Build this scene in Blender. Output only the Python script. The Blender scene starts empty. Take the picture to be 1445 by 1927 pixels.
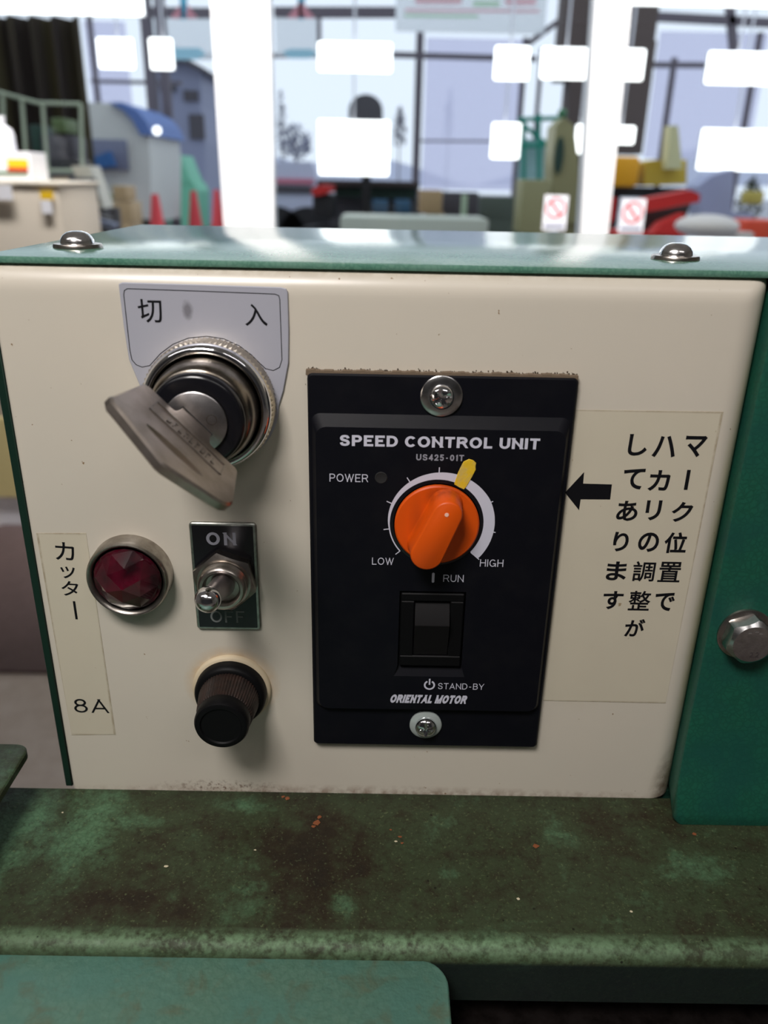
import bpy, bmesh, math, random
from mathutils import Vector, Matrix
random.seed(7)
sc = bpy.context.scene
col = sc.collection
S = 0.001                                   # all lengths below are millimetres
# ------------------------------------------------------------------ camera
CX, CY, CZ = -13.559, -176.037, 90.738
PITCH, ROLL, YAW, FPX = .3971, .0208, .0063, 1500.0
_cp, _sp, _cy, _sy = math.cos(PITCH), math.sin(PITCH), math.cos(YAW), math.sin(YAW)
_F = Vector((_sy*_cp, _cy*_cp, -_sp)); _R = Vector((_cy, -_sy, 0)); _U = _R.cross(_F)
RR = _R*math.cos(ROLL)+_U*math.sin(ROLL); UU = -_R*math.sin(ROLL)+_U*math.cos(ROLL)
CAMP = Vector((CX, CY, CZ))
cam = bpy.data.cameras.new('camera'); camo = bpy.data.objects.new('camera', cam); col.objects.link(camo)
sc.camera = camo
camo.matrix_world = Matrix(((RR.x, UU.x, -_F.x, CX*S), (RR.y, UU.y, -_F.y, CY*S), (RR.z, UU.z, -_F.z, CZ*S), (0, 0, 0, 1)))
cam.sensor_fit = 'VERTICAL'; cam.sensor_height = 24.0; cam.lens = 24.0*FPX/1927.0
cam.clip_start = 0.005; cam.clip_end = 300
cam.dof.use_dof = True; cam.dof.focus_distance = 0.198; cam.dof.aperture_fstop = cam.lens/1.9
def ray(u, v): return _F+RR*((u-722.5)/FPX)-UU*((v-963.5)/FPX)
def Y(u, v, y=0.0):                           # point of the plane y = const that the photo shows at (u, v)
    d = ray(u, v); return CAMP+d*((y-CY)/d.y)
def Z(u, v, z):
    d = ray(u, v); return CAMP+d*((z-CZ)/d.z)
# ------------------------------------------------------------------ light and exposure
sc.view_settings.view_transform = 'Standard'; sc.view_settings.look = 'None'
sc.view_settings.exposure = 0.0; sc.view_settings.gamma = 1.0; sc.view_settings.use_curve_mapping = False
sc.cycles.use_denoising = True
sc.cycles.max_bounces = 8
w = bpy.data.worlds.new('sky'); sc.world = w; w.use_nodes = True
nt = w.node_tree; bgn = nt.nodes['Background']
tc = nt.nodes.new('ShaderNodeTexCoord'); sx = nt.nodes.new('ShaderNodeSeparateXYZ'); rp = nt.nodes.new('ShaderNodeValToRGB')
nt.links.new(tc.outputs['Generated'], sx.inputs[0]); nt.links.new(sx.outputs['Z'], rp.inputs[0]); nt.links.new(rp.outputs[0], bgn.inputs[0])
rp.color_ramp.elements[0].position = 0.0; rp.color_ramp.elements[0].color = (.74, .81, .95, 1)
rp.color_ramp.elements[1].position = 0.6; rp.color_ramp.elements[1].color = (.74, .83, .98, 1)
bgn.inputs[1].default_value = 1.3
def area(name, loc, size, power, color, target=None, sy=None):
    l = bpy.data.lights.new(name, 'AREA'); l.energy = power; l.color = color; l.shape = 'RECTANGLE'
    l.size = size; l.size_y = sy or size
    o = bpy.data.objects.new(name, l); col.objects.link(o); o.location = loc
    t = Vector(target) if target else Vector((loc[0], loc[1], loc[2]-1))
    o.rotation_euler = (t-Vector(loc)).to_track_quat('-Z', 'Y').to_euler()
    return o
# ceiling tubes of the showroom, plus added key and post lights
area('pendant_lamp', (-0.14, -0.31, 0.42), 0.16, 2.35, (1, .95, .925), (-.02, 0, 0), .12)  # added close key light, set near so the panel darkens downwards
area('ceiling_lamp', (0.9, -1.5, 1.62), 1.2, 5, (1, .96, .95), None, .25)
area('ceiling_lamp', (-1.4, -0.9, 1.62), 1.2, 5, (1, .96, .95), None, .25)
gl_ = area('ceiling_lamp', (0.0, 1.45, 1.64), 2.6, 34, (1, .98, .98), (0, 2.3, 0.25), .2); gl_.data.spread = 1.3  # added light, narrow beam aimed at the window posts to whiten them
# ------------------------------------------------------------------ helpers
ORG = {}
def tag(o, label=None, cat=None, group=None, kind=None):
    if label: o['label'] = label
    if cat: o['category'] = cat
    if group: o['group'] = group
    if kind: o['kind'] = kind
    return o
def thing(name, label, cat, loc=(0, 0, 0), group=None):
    o = bpy.data.objects.new(name, None); col.objects.link(o); o.empty_display_size = .01
    o.location = Vector(loc)*S; ORG[o] = Vector(loc)
    return tag(o, label, cat, group)
def link(name, bm, mat, parent=None, org=None, smooth=40, label=None):
    bmesh.ops.remove_doubles(bm, verts=bm.verts, dist=1e-5)
    bmesh.ops.recalc_face_normals(bm, faces=bm.faces)
    for f in bm.faces: f.smooth = smooth > 0
    if smooth > 0:
        th = math.radians(smooth)
        for e in bm.edges:
            if len(e.link_faces) != 2 or e.calc_face_angle(0) > th: e.smooth = False
    if parent is not None: base = ORG[parent]
    elif org is not None: base = Vector(org)
    else:
        n = max(1, len(bm.verts)); base = sum((v.co for v in bm.verts), Vector())/n
        base.z = min(v.co.z for v in bm.verts)
    for v in bm.verts: v.co = (v.co-base)*S
    me = bpy.data.meshes.new(name); bm.to_mesh(me); bm.free()
    me.materials.append(mat)
    o = bpy.data.objects.new(name, me); col.objects.link(o)
    if parent is not None: o.parent = parent
    else: o.location = base*S
    ORG[o] = base
    if label: o['label'] = label
    return o
def box(bm, x0, x1, y0, y1, z0, z1, bev=0, seg=2):
    r = bmesh.ops.create_cube(bm, size=1); vs = r['verts']
    for v in vs:
        v.co = Vector(((x0+x1)/2+v.co.x*(x1-x0), (y0+y1)/2+v.co.y*(y1-y0), (z0+z1)/2+v.co.z*(z1-z0)))
    if bev:
        es = list({e for v in vs for e in v.link_edges})
        bmesh.ops.bevel(bm, geom=es, offset=bev, segments=seg, affect='EDGES', profile=.5)
    return bm
def BX(*a, **k): return box(bmesh.new(), *a, **k)
def lathe(bm, prof, cx, cz, seg=64, cap0=True, cap1=True):     # profile [(r, y)], turned round the y axis
    rings = []
    for r, y in prof:
        if r < 1e-4: rings.append([bm.verts.new((cx, y, cz))])
        else: rings.append([bm.verts.new((cx+r*math.cos(2*math.pi*i/seg), y, cz+r*math.sin(2*math.pi*i/seg))) for i in range(seg)])
    _skin(bm, rings, seg, cap0, cap1); return bm
def lathez(bm, prof, cx, cy, seg=48):
    rings = []
    for r, z in prof:
        if r < 1e-4: rings.append([bm.verts.new((cx, cy, z))])
        else: rings.append([bm.verts.new((cx+r*math.cos(2*math.pi*i/seg), cy+r*math.sin(2*math.pi*i/seg), z)) for i in range(seg)])
    _skin(bm, rings, seg, True, True); return bm
def _skin(bm, rings, seg, cap0, cap1):
    for a, b in zip(rings, rings[1:]):
        for i in range(seg):
            j = (i+1) % seg
            if len(a) == 1 and len(b) == 1: continue
            if len(a) == 1: bm.faces.new((a[0], b[i], b[j]))
            elif len(b) == 1: bm.faces.new((a[i], a[j], b[0]))
            else: bm.faces.new((a[i], a[j], b[j], b[i]))
    if cap0 and len(rings[0]) > 1: bm.faces.new(rings[0])
    if cap1 and len(rings[-1]) > 1: bm.faces.new(rings[-1])
def loft(bm, loops, cap0=True, cap1=True):                     # loops of equal length of 3-D points
    R = [[bm.verts.new(p) for p in L] for L in loops]
    _skin(bm, R, len(R[0]), cap0, cap1); return bm
def rrect(x0, x1, z0, z1, r, n=6):
    P = []
    for cx, cz, a in ((x1-r, z1-r, 0), (x0+r, z1-r, 90), (x0+r, z0+r, 180), (x1-r, z0+r, 270)):
        for i in range(n+1):
            t = math.radians(a+90*i/n); P.append((cx+r*math.cos(t), cz+r*math.sin(t)))
    return P
def prism(bm, P, y0, y1, ch=0):                                # outline in xz, front at y1 (y1 < y0), small chamfer
    c = Vector((sum(p[0] for p in P)/len(P), sum(p[1] for p in P)/len(P)))
    def inset(d):
        n = len(P); out = []
        A = sum(P[i][0]*P[(i+1) % n][1]-P[(i+1) % n][0]*P[i][1] for i in range(n)); sg = 1 if A > 0 else -1
        for i in range(n):
            p0, p1, p2 = Vector(P[i-1]), Vector(P[i]), Vector(P[(i+1) % n])
            a = (p1-p0); b = (p2-p1)
            if a.length < 1e-6: a = b
            if b.length < 1e-6: b = a
            a.normalize(); b.normalize()
            na = Vector((-a.y, a.x))*sg; nb = Vector((-b.y, b.x))*sg; m = na+nb
            m = m/max(m.length_squared, .4)*2
            out.append(p1+m*d)
        return out
    L = [[(p[0], y0, p[1]) for p in P]]
    if ch:
        L.append([(p[0], y1+ch, p[1]) for p in P]); q = inset(ch); L.append([(p[0], y1, p[1]) for p in q])
    else: L.append([(p[0], y1, p[1]) for p in P])
    return loft(bm, L)
def arc_pts(cx, cz, r, a0, a1, n):
    return [(cx+r*math.cos(math.radians(a0+(a1-a0)*i/n)), cz+r*math.sin(math.radians(a0+(a1-a0)*i/n))) for i in range(n+1)]
def tube(bm, pts, r, seg=10):
    loops = []
    pts = [Vector(p) for p in pts]
    for i, p in enumerate(pts):
        t = (pts[min(i+1, len(pts)-1)]-pts[max(i-1, 0)]).normalized()
        a = t.cross(Vector((0, 0, 1)) if abs(t.z) < .9 else Vector((1, 0, 0))).normalized(); b = t.cross(a)
        rr = r[i] if isinstance(r, (list, tuple)) else r
        loops.append([p+a*rr*math.cos(2*math.pi*k/seg)+b*rr*math.sin(2*math.pi*k/seg) for k in range(seg)])
    return loft(bm, loops)
# skeletons of the grotesque capitals printed on the panels: width, then strokes in a unit box
# l = straight stroke run out to the edge, n = straight stroke as given, c = smooth curve, e = closed ellipse
def _arc(cx, cy, rx, ry, a0, a1, n=14): return [(cx+rx*math.cos(math.radians(a0+(a1-a0)*i/n)), cy+ry*math.sin(math.radians(a0+(a1-a0)*i/n))) for i in range(n+1)]
def _cat(P, n=6):
    P = [P[0]]+P+[P[-1]]; out = []
    for i in range(1, len(P)-2):
        p0, p1, p2, p3 = P[i-1:i+3]
        for k in range(n):
            t = k/n; out.append(tuple(.5*(2*p1[j]+(p2[j]-p0[j])*t+(2*p0[j]-5*p1[j]+4*p2[j]-p3[j])*t*t+(3*p1[j]-p0[j]-3*p2[j]+p3[j])*t**3) for j in (0, 1)))
    return out+[P[-1]]
_V = ('l', [(0, 0), (0, 1)])
LETTERS = {
 'A': (.80, ('l', [(0, 0), (.5, 1)]), ('l', [(.5, 1), (1, 0)]), ('n', [(.18, .3), (.82, .3)])),
 'B': (.72, _V, ('n', [(0, 1), (.58, 1)]), ('n', [(0, .53), (.62, .53)]), ('n', [(0, 0), (.62, 0)]), ('c', _arc(.56, .765, .36, .235, 90, -90)), ('c', _arc(.6, .265, .4, .265, 90, -90))),
 'C': (.76, ('c', _arc(.54, .5, .54, .5, 40, 320, 26))),
 'D': (.78, _V, ('n', [(0, 1), (.45, 1)]), ('n', [(0, 0), (.45, 0)]), ('c', _arc(.43, .5, .57, .5, 90, -90, 18))),
 'E': (.66, _V, ('l', [(0, 1), (1, 1)]), ('n', [(0, .52), (.96, .52)]), ('l', [(0, 0), (1, 0)])),
 'F': (.62, _V, ('l', [(0, 1), (1, 1)]), ('n', [(0, .5), (.92, .5)])),
 'G': (.84, ('c', _arc(.5, .5, .5, .5, 42, 345, 26)), ('n', [(.55, .42), (1, .42)]), ('l', [(1, .42), (1, 0)])),
 'H': (.76, _V, ('l', [(1, 0), (1, 1)]), ('n', [(0, .53), (1, .53)])),
 'I': (0, ('l', [(0, 0), (0, 1)])),
 'L': (.60, _V, ('l', [(0, 0), (1, 0)])),
 'M': (.92, _V, ('l', [(1, 0), (1, 1)]), ('l', [(0, 1), (.5, 0)]), ('l', [(.5, 0), (1, 1)])),
 'N': (.76, _V, ('l', [(1, 0), (1, 1)]), ('l', [(0, 1), (1, 0)])),
 'O': (.86, ('e', _arc(.5, .5, .5, .5, 0, 360, 36))),
 'P': (.70, _V, ('n', [(0, 1), (.6, 1)]), ('n', [(0, .45), (.6, .45)]), ('c', _arc(.58, .725, .42, .275, 90, -90))),
 'R': (.76, _V, ('n', [(0, 1), (.6, 1)]), ('n', [(0, .47), (.6, .47)]), ('c', _arc(.56, .735, .4, .265, 90, -90)), ('l', [(.62, .47), (.98, 0)])),
 'S': (.72, ('c', _cat([(.95, .74), (.82, .94), (.5, 1.0), (.17, .93), (.05, .75), (.18, .59), (.5, .51), (.83, .42), (.97, .24), (.84, .06), (.5, 0), (.15, .06), (.02, .27)]))),
 'T': (.70, ('l', [(0, 1), (1, 1)]), ('l', [(.5, 0), (.5, 1)])),
 'U': (.74, ('c', [(0, 1.25), (0, .7)]+_arc(.5, .36, .5, .36, 180, 360, 18)+[(1, .7), (1, 1.25)])),
 'W': (1.1, ('l', [(0, 1), (.26, 0)]), ('l', [(.26, 0), (.5, 1)]), ('l', [(.5, 1), (.74, 0)]), ('l', [(.74, 0), (1, 1)])),
 'Y': (.76, ('l', [(.5, .42), (0, 1)]), ('l', [(.5, .42), (1, 1)]), ('l', [(.5, .42), (.5, 0)])),
 '-': (.52, ('n', [(.1, .4), (.9, .4)])),
 '0': (.62, ('e', _arc(.5, .5, .5, .5, 0, 360, 30))),
 '1': (.34, ('l', [(.9, 0), (.9, 1)]), ('n', [(.95, .93), (.1, .72)])),
 '2': (.60, ('c', _cat([(.02, .68), (.14, .92), (.5, 1), (.88, .9), (.95, .68), (.75, .43), (.32, .2), (.04, .0)])), ('l', [(0, 0), (1, 0)])),
 '4': (.62, ('l', [(.76, 0), (.76, 1)]), ('n', [(.76, 1), (0, .27)]), ('l', [(0, .25), (1, .25)])),
 '5': (.60, ('l', [(.15, 1), (.92, 1)]), ('n', [(.15, 1), (.08, .48)]), ('c', _cat([(.06, .47), (.3, .6), (.62, .62), (.94, .46), (.95, .2), (.68, .01), (.28, .01), (.0, .22)]))),
 '8': (.64, ('e', _arc(.5, .77, .42, .23, 0, 360, 26)), ('e', _arc(.5, .27, .5, .27, 0, 360, 26))),
}
def capitals(bm, body, cx, cz, y, w, h, sw, shear=0.0, thick=.06, space=1.0):
    """capitals drawn with strokes sw (share of the cap height), fitted to w x h and centred at (cx, cz)"""
    x = 0.0; segs = []; hw = sw/2
    for q in body:
        if q == ' ': x += .36; continue
        W_, *st = LETTERS[q]; W_ = max(W_, sw)
        tx = lambda p: (x+hw+p[0]*(W_-sw), hw+p[1]*(1-sw))
        for kind, P in st:
            P = [Vector(tx(p)) for p in P]
            if kind in 'ln':
                d = (P[1]-P[0]); d.normalize()
                if kind == 'l':
                    k = hw if abs(d.x) < .05 or abs(d.y) < .05 else hw*1.6
                    P = [P[0]-d*k, P[1]+d*k]
            n = len(P); nv = []
            for i, p in enumerate(P):
                if kind == 'e': t = P[(i+1) % (n-1)]-P[(i-1) % (n-1)]
                else: t = P[min(i+1, n-1)]-P[max(i-1, 0)]
                t.normalize(); m_ = Vector((-t.y, t.x))*hw; nv.append((p+m_, p-m_))
            for a_, b_ in zip(nv, nv[1:]): segs.append((a_[0], b_[0], b_[1], a_[1]))
        x += W_+.17*space
    xt = max(max(p.x for p in q) for q in segs); k = w/xt
    for i, q in enumerate(segs):
        vs = []
        for p in q:
            py = min(1, max(0, p.y)); px = p.x
            vs.append(bm.verts.new((cx+(px/xt-.5)*w+shear*(py-.5)*h, y-thick-(i % 7)*.0007, cz+(py-.5)*h)))
        try: bm.faces.new(vs)
        except ValueError: pass
def glyphs(bm, body, cx, cz, y, w=None, h=None, bold=0.0, shear=0.0, thick=.06, rot=0, space=1.0):
    """flat lettering standing on the plane y, centred at (cx, cz), fitted to width w and/or height h"""
    c = bpy.data.curves.new('lettering', 'FONT'); c.body = body; c.size = 1; c.offset = bold; c.shear = shear
    c.resolution_u = 5; c.space_character = space
    o = bpy.data.objects.new('lettering', c); col.objects.link(o)
    bpy.context.view_layer.update()
    me = bpy.data.meshes.new_from_object(o.evaluated_get(bpy.context.evaluated_depsgraph_get()))
    bpy.data.objects.remove(o); bpy.data.curves.remove(c)
    vs = [v.co.copy() for v in me.vertices]; fs = [tuple(p.vertices) for p in me.polygons]
    bpy.data.meshes.remove(me)
    x0, x1 = min(v.x for v in vs), max(v.x for v in vs); y0, y1 = min(v.y for v in vs), max(v.y for v in vs)
    kx = w/(x1-x0) if w else None; ky = h/(y1-y0) if h else None
    kx = kx or ky; ky = ky or kx
    cr, sr = math.cos(math.radians(rot)), math.sin(math.radians(rot))
    nv = []
    for v in vs:
        a = (v.x-(x0+x1)/2)*kx; b = (v.y-(y0+y1)/2)*ky
        nv.append(bm.verts.new((cx+a*cr-b*sr, y-thick, cz+a*sr+b*cr)))
    bot = {}
    for f in fs:
        try: bm.faces.new([nv[i] for i in f])
        except ValueError: pass
    return bm
# ------------------------------------------------------------------ materials
def mat(name, color, rough=.5, metal=0, spec=.5, coat=0, emit=0, trans=0):
    m = bpy.data.materials.new(name); m.use_nodes = True; p = m.node_tree.nodes['Principled BSDF']
    p.inputs['Base Color'].default_value = (*color, 1); p.inputs['Roughness'].default_value = rough
    p.inputs['Metallic'].default_value = metal; p.inputs['Specular IOR Level'].default_value = spec
    p.inputs['Coat Weight'].default_value = coat; p.inputs['Coat Roughness'].default_value = .08
    p.inputs['Transmission Weight'].default_value = trans
    if emit:
        p.inputs['Emission Color'].default_value = (*color, 1); p.inputs['Emission Strength'].default_value = emit
    return m
def srgb(r, g, b):
    f = lambda c: (c/255/12.92) if c/255 <= .04045 else ((c/255+.055)/1.055)**2.4
    return (f(r), f(g), f(b))
class N:                                   # small node builder, works in millimetres of world space
    def __init__(s, m):
        s.m = m; s.t = m.node_tree; s.p = s.t.nodes['Principled BSDF']
        g = s.t.nodes.new('ShaderNodeNewGeometry'); s.pos = s.vm('SCALE', g.outputs['Position'], 1000.0)
    def vm(s, op, a, b):
        n = s.t.nodes.new('ShaderNodeVectorMath'); n.operation = op; s.t.links.new(a, n.inputs[0])
        if op == 'SCALE': n.inputs['Scale'].default_value = b
        else: n.inputs[1].default_value = b
        return n.outputs['Value'] if op in ('LENGTH', 'DISTANCE') else n.outputs[0]
    def noise(s, scale, detail=4, rough=.55, vec=None, dist=0):
        n = s.t.nodes.new('ShaderNodeTexNoise'); n.inputs['Scale'].default_value = scale; n.inputs['Detail'].default_value = detail
        n.inputs['Roughness'].default_value = rough; n.inputs['Distortion'].default_value = dist
        s.t.links.new(vec or s.pos, n.inputs['Vector']); return n.outputs['Fac']
    def voro(s, scale, feat='F1', vec=None, rnd=1):
        n = s.t.nodes.new('ShaderNodeTexVoronoi'); n.feature = feat; n.inputs['Scale'].default_value = scale
        n.inputs['Randomness'].default_value = rnd
        s.t.links.new(vec or s.pos, n.inputs['Vector']); return n.outputs['Distance']
    def ramp(s, f, stops):
        n = s.t.nodes.new('ShaderNodeValToRGB'); s.t.links.new(f, n.inputs[0]); e = n.color_ramp.elements
        while len(e) < len(stops): e.new(.5)
        for k, (p, c) in zip(e, stops):
            k.position = p; k.color = (c, c, c, 1) if isinstance(c, (int, float)) else (*c, 1)
        return n.outputs[0]
    def mix(s, f, a, b, mode='MIX'):
        n = s.t.nodes.new('ShaderNodeMix'); n.data_type = 'RGBA'; n.blend_type = mode
        for v, i in ((f, 0), (a, 6), (b, 7)):
            if isinstance(v, (int, float)): n.inputs[i].default_value = v
            elif isinstance(v, tuple): n.inputs[i].default_value = (*v, 1)
            else: s.t.links.new(v, n.inputs[i])
        return n.outputs[2]
    def math(s, op, a, b=0.0):
        n = s.t.nodes.new('ShaderNodeMath'); n.operation = op
        for v, i in ((a, 0), (b, 1)):
            if isinstance(v, (int, float)): n.inputs[i].default_value = v
            else: s.t.links.new(v, n.inputs[i])
        return n.outputs[0]
    def xyz(s, i):
        n = s.t.nodes.new('ShaderNodeSeparateXYZ'); s.t.links.new(s.pos, n.inputs[0]); return n.outputs[i]
    def blob(s, c, r, soft=.5, wob=0.0):     # stain of its own shape round the point c
        n = s.t.nodes.new('ShaderNodeMapping'); n.vector_type = 'POINT'
        n.inputs['Location'].default_value = (-c[0]/r[0], -c[1]/r[1], -c[2]/r[2]); n.inputs['Scale'].default_value = (1/r[0], 1/r[1], 1/r[2])
        s.t.links.new(s.pos, n.inputs[0])
        d = s.vm('LENGTH', n.outputs[0], (0, 0, 0))
        if wob: d = s.math('ADD', d, s.math('MULTIPLY', s.math('SUBTRACT', s.noise(.12, 6, .65), .5), wob))
        return s.ramp(d, [(1-soft, 1.0), (1.0, 0.0)])
    def color(s, c): s.t.links.new(c, s.p.inputs['Base Color'])
    def rough(s, c): s.t.links.new(c, s.p.inputs['Roughness'])
    def bump(s, h, st=.3, dist=.1):
        n = s.t.nodes.new('ShaderNodeBump'); n.inputs['Strength'].default_value = st; n.inputs['Distance'].default_value = dist*S
        s.t.links.new(h, n.inputs['Height']); s.t.links.new(n.outputs[0], s.p.inputs['Normal'])
# cream enamel of the control box
def cream_mat():
    m = mat('cream_enamel', srgb(212, 203, 183), .28, 0, .5); n = N(m)
    base = n.mix(n.noise(.03, 3), srgb(212, 203, 187), srgb(204, 198, 184))
    sp = n.ramp(n.noise(.55, 2, .5), [(.0, 1.0), (.235, 1.0), (.26, 0.0)])
    c = n.mix(sp, base, srgb(140, 115, 85))
    # rust line over the ledge, rust by the right edge, grime round fuse holder and over the black plate
    rust = n.math('MULTIPLY', n.blob((-56, 0, -67.5), (22, 8, 3.0), .8), n.ramp(n.noise(.8, 6, .75), [(.50, 0.0), (.62, 1.0)]))
    c = n.mix(rust, c, srgb(92, 58, 38))
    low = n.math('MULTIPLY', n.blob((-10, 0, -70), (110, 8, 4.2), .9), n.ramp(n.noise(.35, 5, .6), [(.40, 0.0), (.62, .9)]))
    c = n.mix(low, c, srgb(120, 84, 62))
    cor = n.math('MULTIPLY', n.blob((69, 0, -66), (6, 8, 16), .9), n.ramp(n.noise(.4, 5, .6), [(.3, 0.2), (.6, 1.0)]))
    c = n.mix(cor, c, srgb(96, 76, 52))
    ed = n.math('MULTIPLY', n.blob((71, 0, 0), (5.0, 20, 90), .6), n.ramp(n.noise(.2, 4, .6), [(.3, 0.45), (.7, .8)]))
    c = n.mix(ed, c, srgb(186, 172, 118))
    fh = n.math('MULTIPLY', n.blob((-51.5, 0, -33), (13, 6, 12), .35), n.ramp(n.noise(.3, 4, .6), [(.3, 0.25), (.7, .8)]))
    c = n.mix(fh, c, srgb(190, 150, 90))
    sm = n.blob((38, 0, -15), (16, 6, 26), .95, .5)
    c = n.mix(n.math('MULTIPLY', sm, .45), c, srgb(172, 156, 112))
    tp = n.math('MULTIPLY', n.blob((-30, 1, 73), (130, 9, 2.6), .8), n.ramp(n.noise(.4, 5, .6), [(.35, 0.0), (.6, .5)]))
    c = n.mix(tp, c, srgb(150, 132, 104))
    n.color(c); n.bump(n.noise(.25, 2), .06, .3); return m
def hammer(name, lo, hi, cell, bstr, rough=.38, spec=.5):
    m = mat(name, hi, rough, 0, spec); n = N(m)
    wv = n.t.nodes.new('ShaderNodeVectorMath'); wv.operation = 'ADD'
    nz = n.t.nodes.new('ShaderNodeTexNoise'); nz.inputs['Scale'].default_value = .5/cell; n.t.links.new(n.pos, nz.inputs['Vector'])
    scl = n.vm('SCALE', nz.outputs['Color'], cell*1.6); n.t.links.new(n.pos, wv.inputs[0]); n.t.links.new(scl, wv.inputs[1])
    d = n.voro(1/cell, 'DISTANCE_TO_EDGE', wv.outputs[0])
    e = n.ramp(d, [(0, 0.0), (.22, 1.0)])
    c = n.mix(e, lo, hi)
    return m, n, c, e
def dirty_green():
    m, n, c, e = hammer('stained_green_enamel', srgb(70, 100, 72), srgb(82, 114, 84), 1.5, .5, .48, .3)
    # olive film of oil over nearly everything, clean green left in ragged islands
    n1 = n.noise(.05, 8, .68); n2 = n.noise(.16, 7, .7); n3 = n.noise(.6, 5, .7)
    mixn = n.math('ADD', n.math('MULTIPLY', n1, .6), n.math('ADD', n.math('MULTIPLY', n2, .28), n.math('MULTIPLY', n3, .12)))
    clean = 0.0
    for cc, rr, w_ in (((-60, -17), (8, 5), .6), ((-88, -14), (12, 22), .9), ((-78, -12), (16, 6), .8), ((-20, -38), (5, 6), .7), ((-112, -14), (18, 26), .9), ((36, -14), (9, 9), .6), ((-48, -6), (14, 4), .5), ((64, -24), (16, 8), .4)):
        clean = n.math('MAXIMUM', clean, n.math('MULTIPLY', n.blob((*cc, -69), (*rr, 30), 1.0, .9), w_*1.25))
    f = n.math('ADD', mixn, n.math('MULTIPLY', clean, -.22))
    c = n.mix(n.ramp(f, [(.28, 0.0), (.45, .86)]), c, srgb(46, 48, 28))
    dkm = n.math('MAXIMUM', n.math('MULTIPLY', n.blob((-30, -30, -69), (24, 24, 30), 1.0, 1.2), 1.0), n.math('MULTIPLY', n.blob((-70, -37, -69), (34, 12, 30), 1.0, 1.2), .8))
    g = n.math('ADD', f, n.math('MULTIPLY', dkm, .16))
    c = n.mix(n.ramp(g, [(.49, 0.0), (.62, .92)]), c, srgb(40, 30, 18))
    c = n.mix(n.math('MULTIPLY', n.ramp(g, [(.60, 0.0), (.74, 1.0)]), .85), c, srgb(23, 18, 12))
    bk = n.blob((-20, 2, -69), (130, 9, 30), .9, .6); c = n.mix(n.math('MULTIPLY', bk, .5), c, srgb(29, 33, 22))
    c = n.mix(n.ramp(n3, [(.52, 0.0), (.70, .55)]), c, srgb(32, 26, 16))
    c = n.mix(n.ramp(n.noise(1.3, 3, .6), [(.60, 0.0), (.74, .5)]), c, srgb(108, 122, 84))
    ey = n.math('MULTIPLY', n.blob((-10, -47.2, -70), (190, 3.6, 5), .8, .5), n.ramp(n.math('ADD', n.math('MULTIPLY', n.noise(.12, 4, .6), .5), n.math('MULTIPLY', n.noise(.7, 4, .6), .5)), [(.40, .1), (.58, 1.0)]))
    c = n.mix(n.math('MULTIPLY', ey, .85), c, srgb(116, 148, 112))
    sp = n.ramp(n.voro(.16), [(0, 1.0), (.045, 1.0), (.06, 0.0)]); c = n.mix(n.math('MULTIPLY', sp, .8), c, srgb(18, 14, 9))
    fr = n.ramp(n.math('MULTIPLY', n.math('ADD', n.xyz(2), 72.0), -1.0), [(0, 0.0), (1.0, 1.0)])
    c = n.mix(n.math('MULTIPLY', fr, .85), c, srgb(12, 28, 28))  # front face below the lip: its shade is put into the colour
    n.color(c); n.rough(n.ramp(n2, [(.3, .45), (.7, .7)]))
    n.bump(n.math('ADD', n.math('MULTIPLY', e, .25), n.math('ADD', n.noise(1.0, 4, .6), n.noise(.45, 4, .6))), .5, .16); return m
def block_green():
    m, n, c, e = hammer('dark_green_enamel', srgb(17, 74, 57), srgb(21, 84, 65), 1.5, .4, .45)
    c = n.mix(n.ramp(n.noise(.09, 4), [(.4, 0.0), (.65, .7)]), c, srgb(16, 70, 62))
    sp = n.ramp(n.noise(.5, 3, .6), [(.2, 1.0), (.3, 0.0)]); c = n.mix(sp, c, srgb(12, 42, 32))
    ed = n.blob((66.6, -10, -30), (1.6, 6, 60), .8, .6); c = n.mix(n.math('MULTIPLY', ed, .8), c, srgb(50, 44, 26))
    n.color(c); n.bump(n.math('ADD', n.math('MULTIPLY', e, .35), n.noise(.5, 4, .6)), .35, .12); return m
def plate_green():
    m, n, c, e = hammer('pale_green_hammertone', srgb(84, 120, 103), srgb(93, 128, 111), 2.2, .5, .40)
    c = n.mix(n.ramp(n.noise(.08, 5), [(.40, 0.0), (.65, .8)]), c, srgb(80, 124, 112))
    c = n.mix(n.math('MULTIPLY', n.ramp(n.noise(.14, 4, .6, dist=.5), [(.52, 0.0), (.70, .6)]), 1.0), c, srgb(94, 94, 70))
    n.color(c); n.bump(n.math('ADD', n.math('MULTIPLY', e, .04), n.math('MULTIPLY', n.noise(.4, 5, .6), 2.2)), .5, .25); return m
def cover_green():
    m, n, c, e = hammer('glossy_green_enamel', srgb(70, 116, 98), srgb(92, 138, 118), 1.3, .3, .16)
    c = n.mix(n.ramp(n.noise(.05, 5), [(.4, 0.0), (.65, .6)]), c, srgb(112, 146, 132))
    n.color(c); n.bump(n.math('ADD', e, n.noise(.3, 3)), .13, .06); return m
M = {}
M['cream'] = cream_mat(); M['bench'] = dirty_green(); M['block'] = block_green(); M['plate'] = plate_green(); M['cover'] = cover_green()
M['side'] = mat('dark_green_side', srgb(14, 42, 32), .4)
M['dark'] = mat('shadow_black', (.01, .01, .01), .8)
def bp():
    m = mat('black_panel', (.004, .0042, .008), .5, 0, .16); n = N(m)
    n.color(n.mix(n.ramp(n.noise(.15, 5, .6), [(.45, 0.0), (.8, .5)]), (.0035, .0038, .0065), (.009, .009, .011))); n.bump(n.noise(2, 2), .1, .05); return m
M['black'] = bp()
M['blackgloss'] = mat('black_gloss_plastic', (.006, .006, .008), .2, 0, .5)
M['blackmatt'] = mat('black_matt_plastic', (.0035, .0035, .004), .5, 0, .14)
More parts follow.
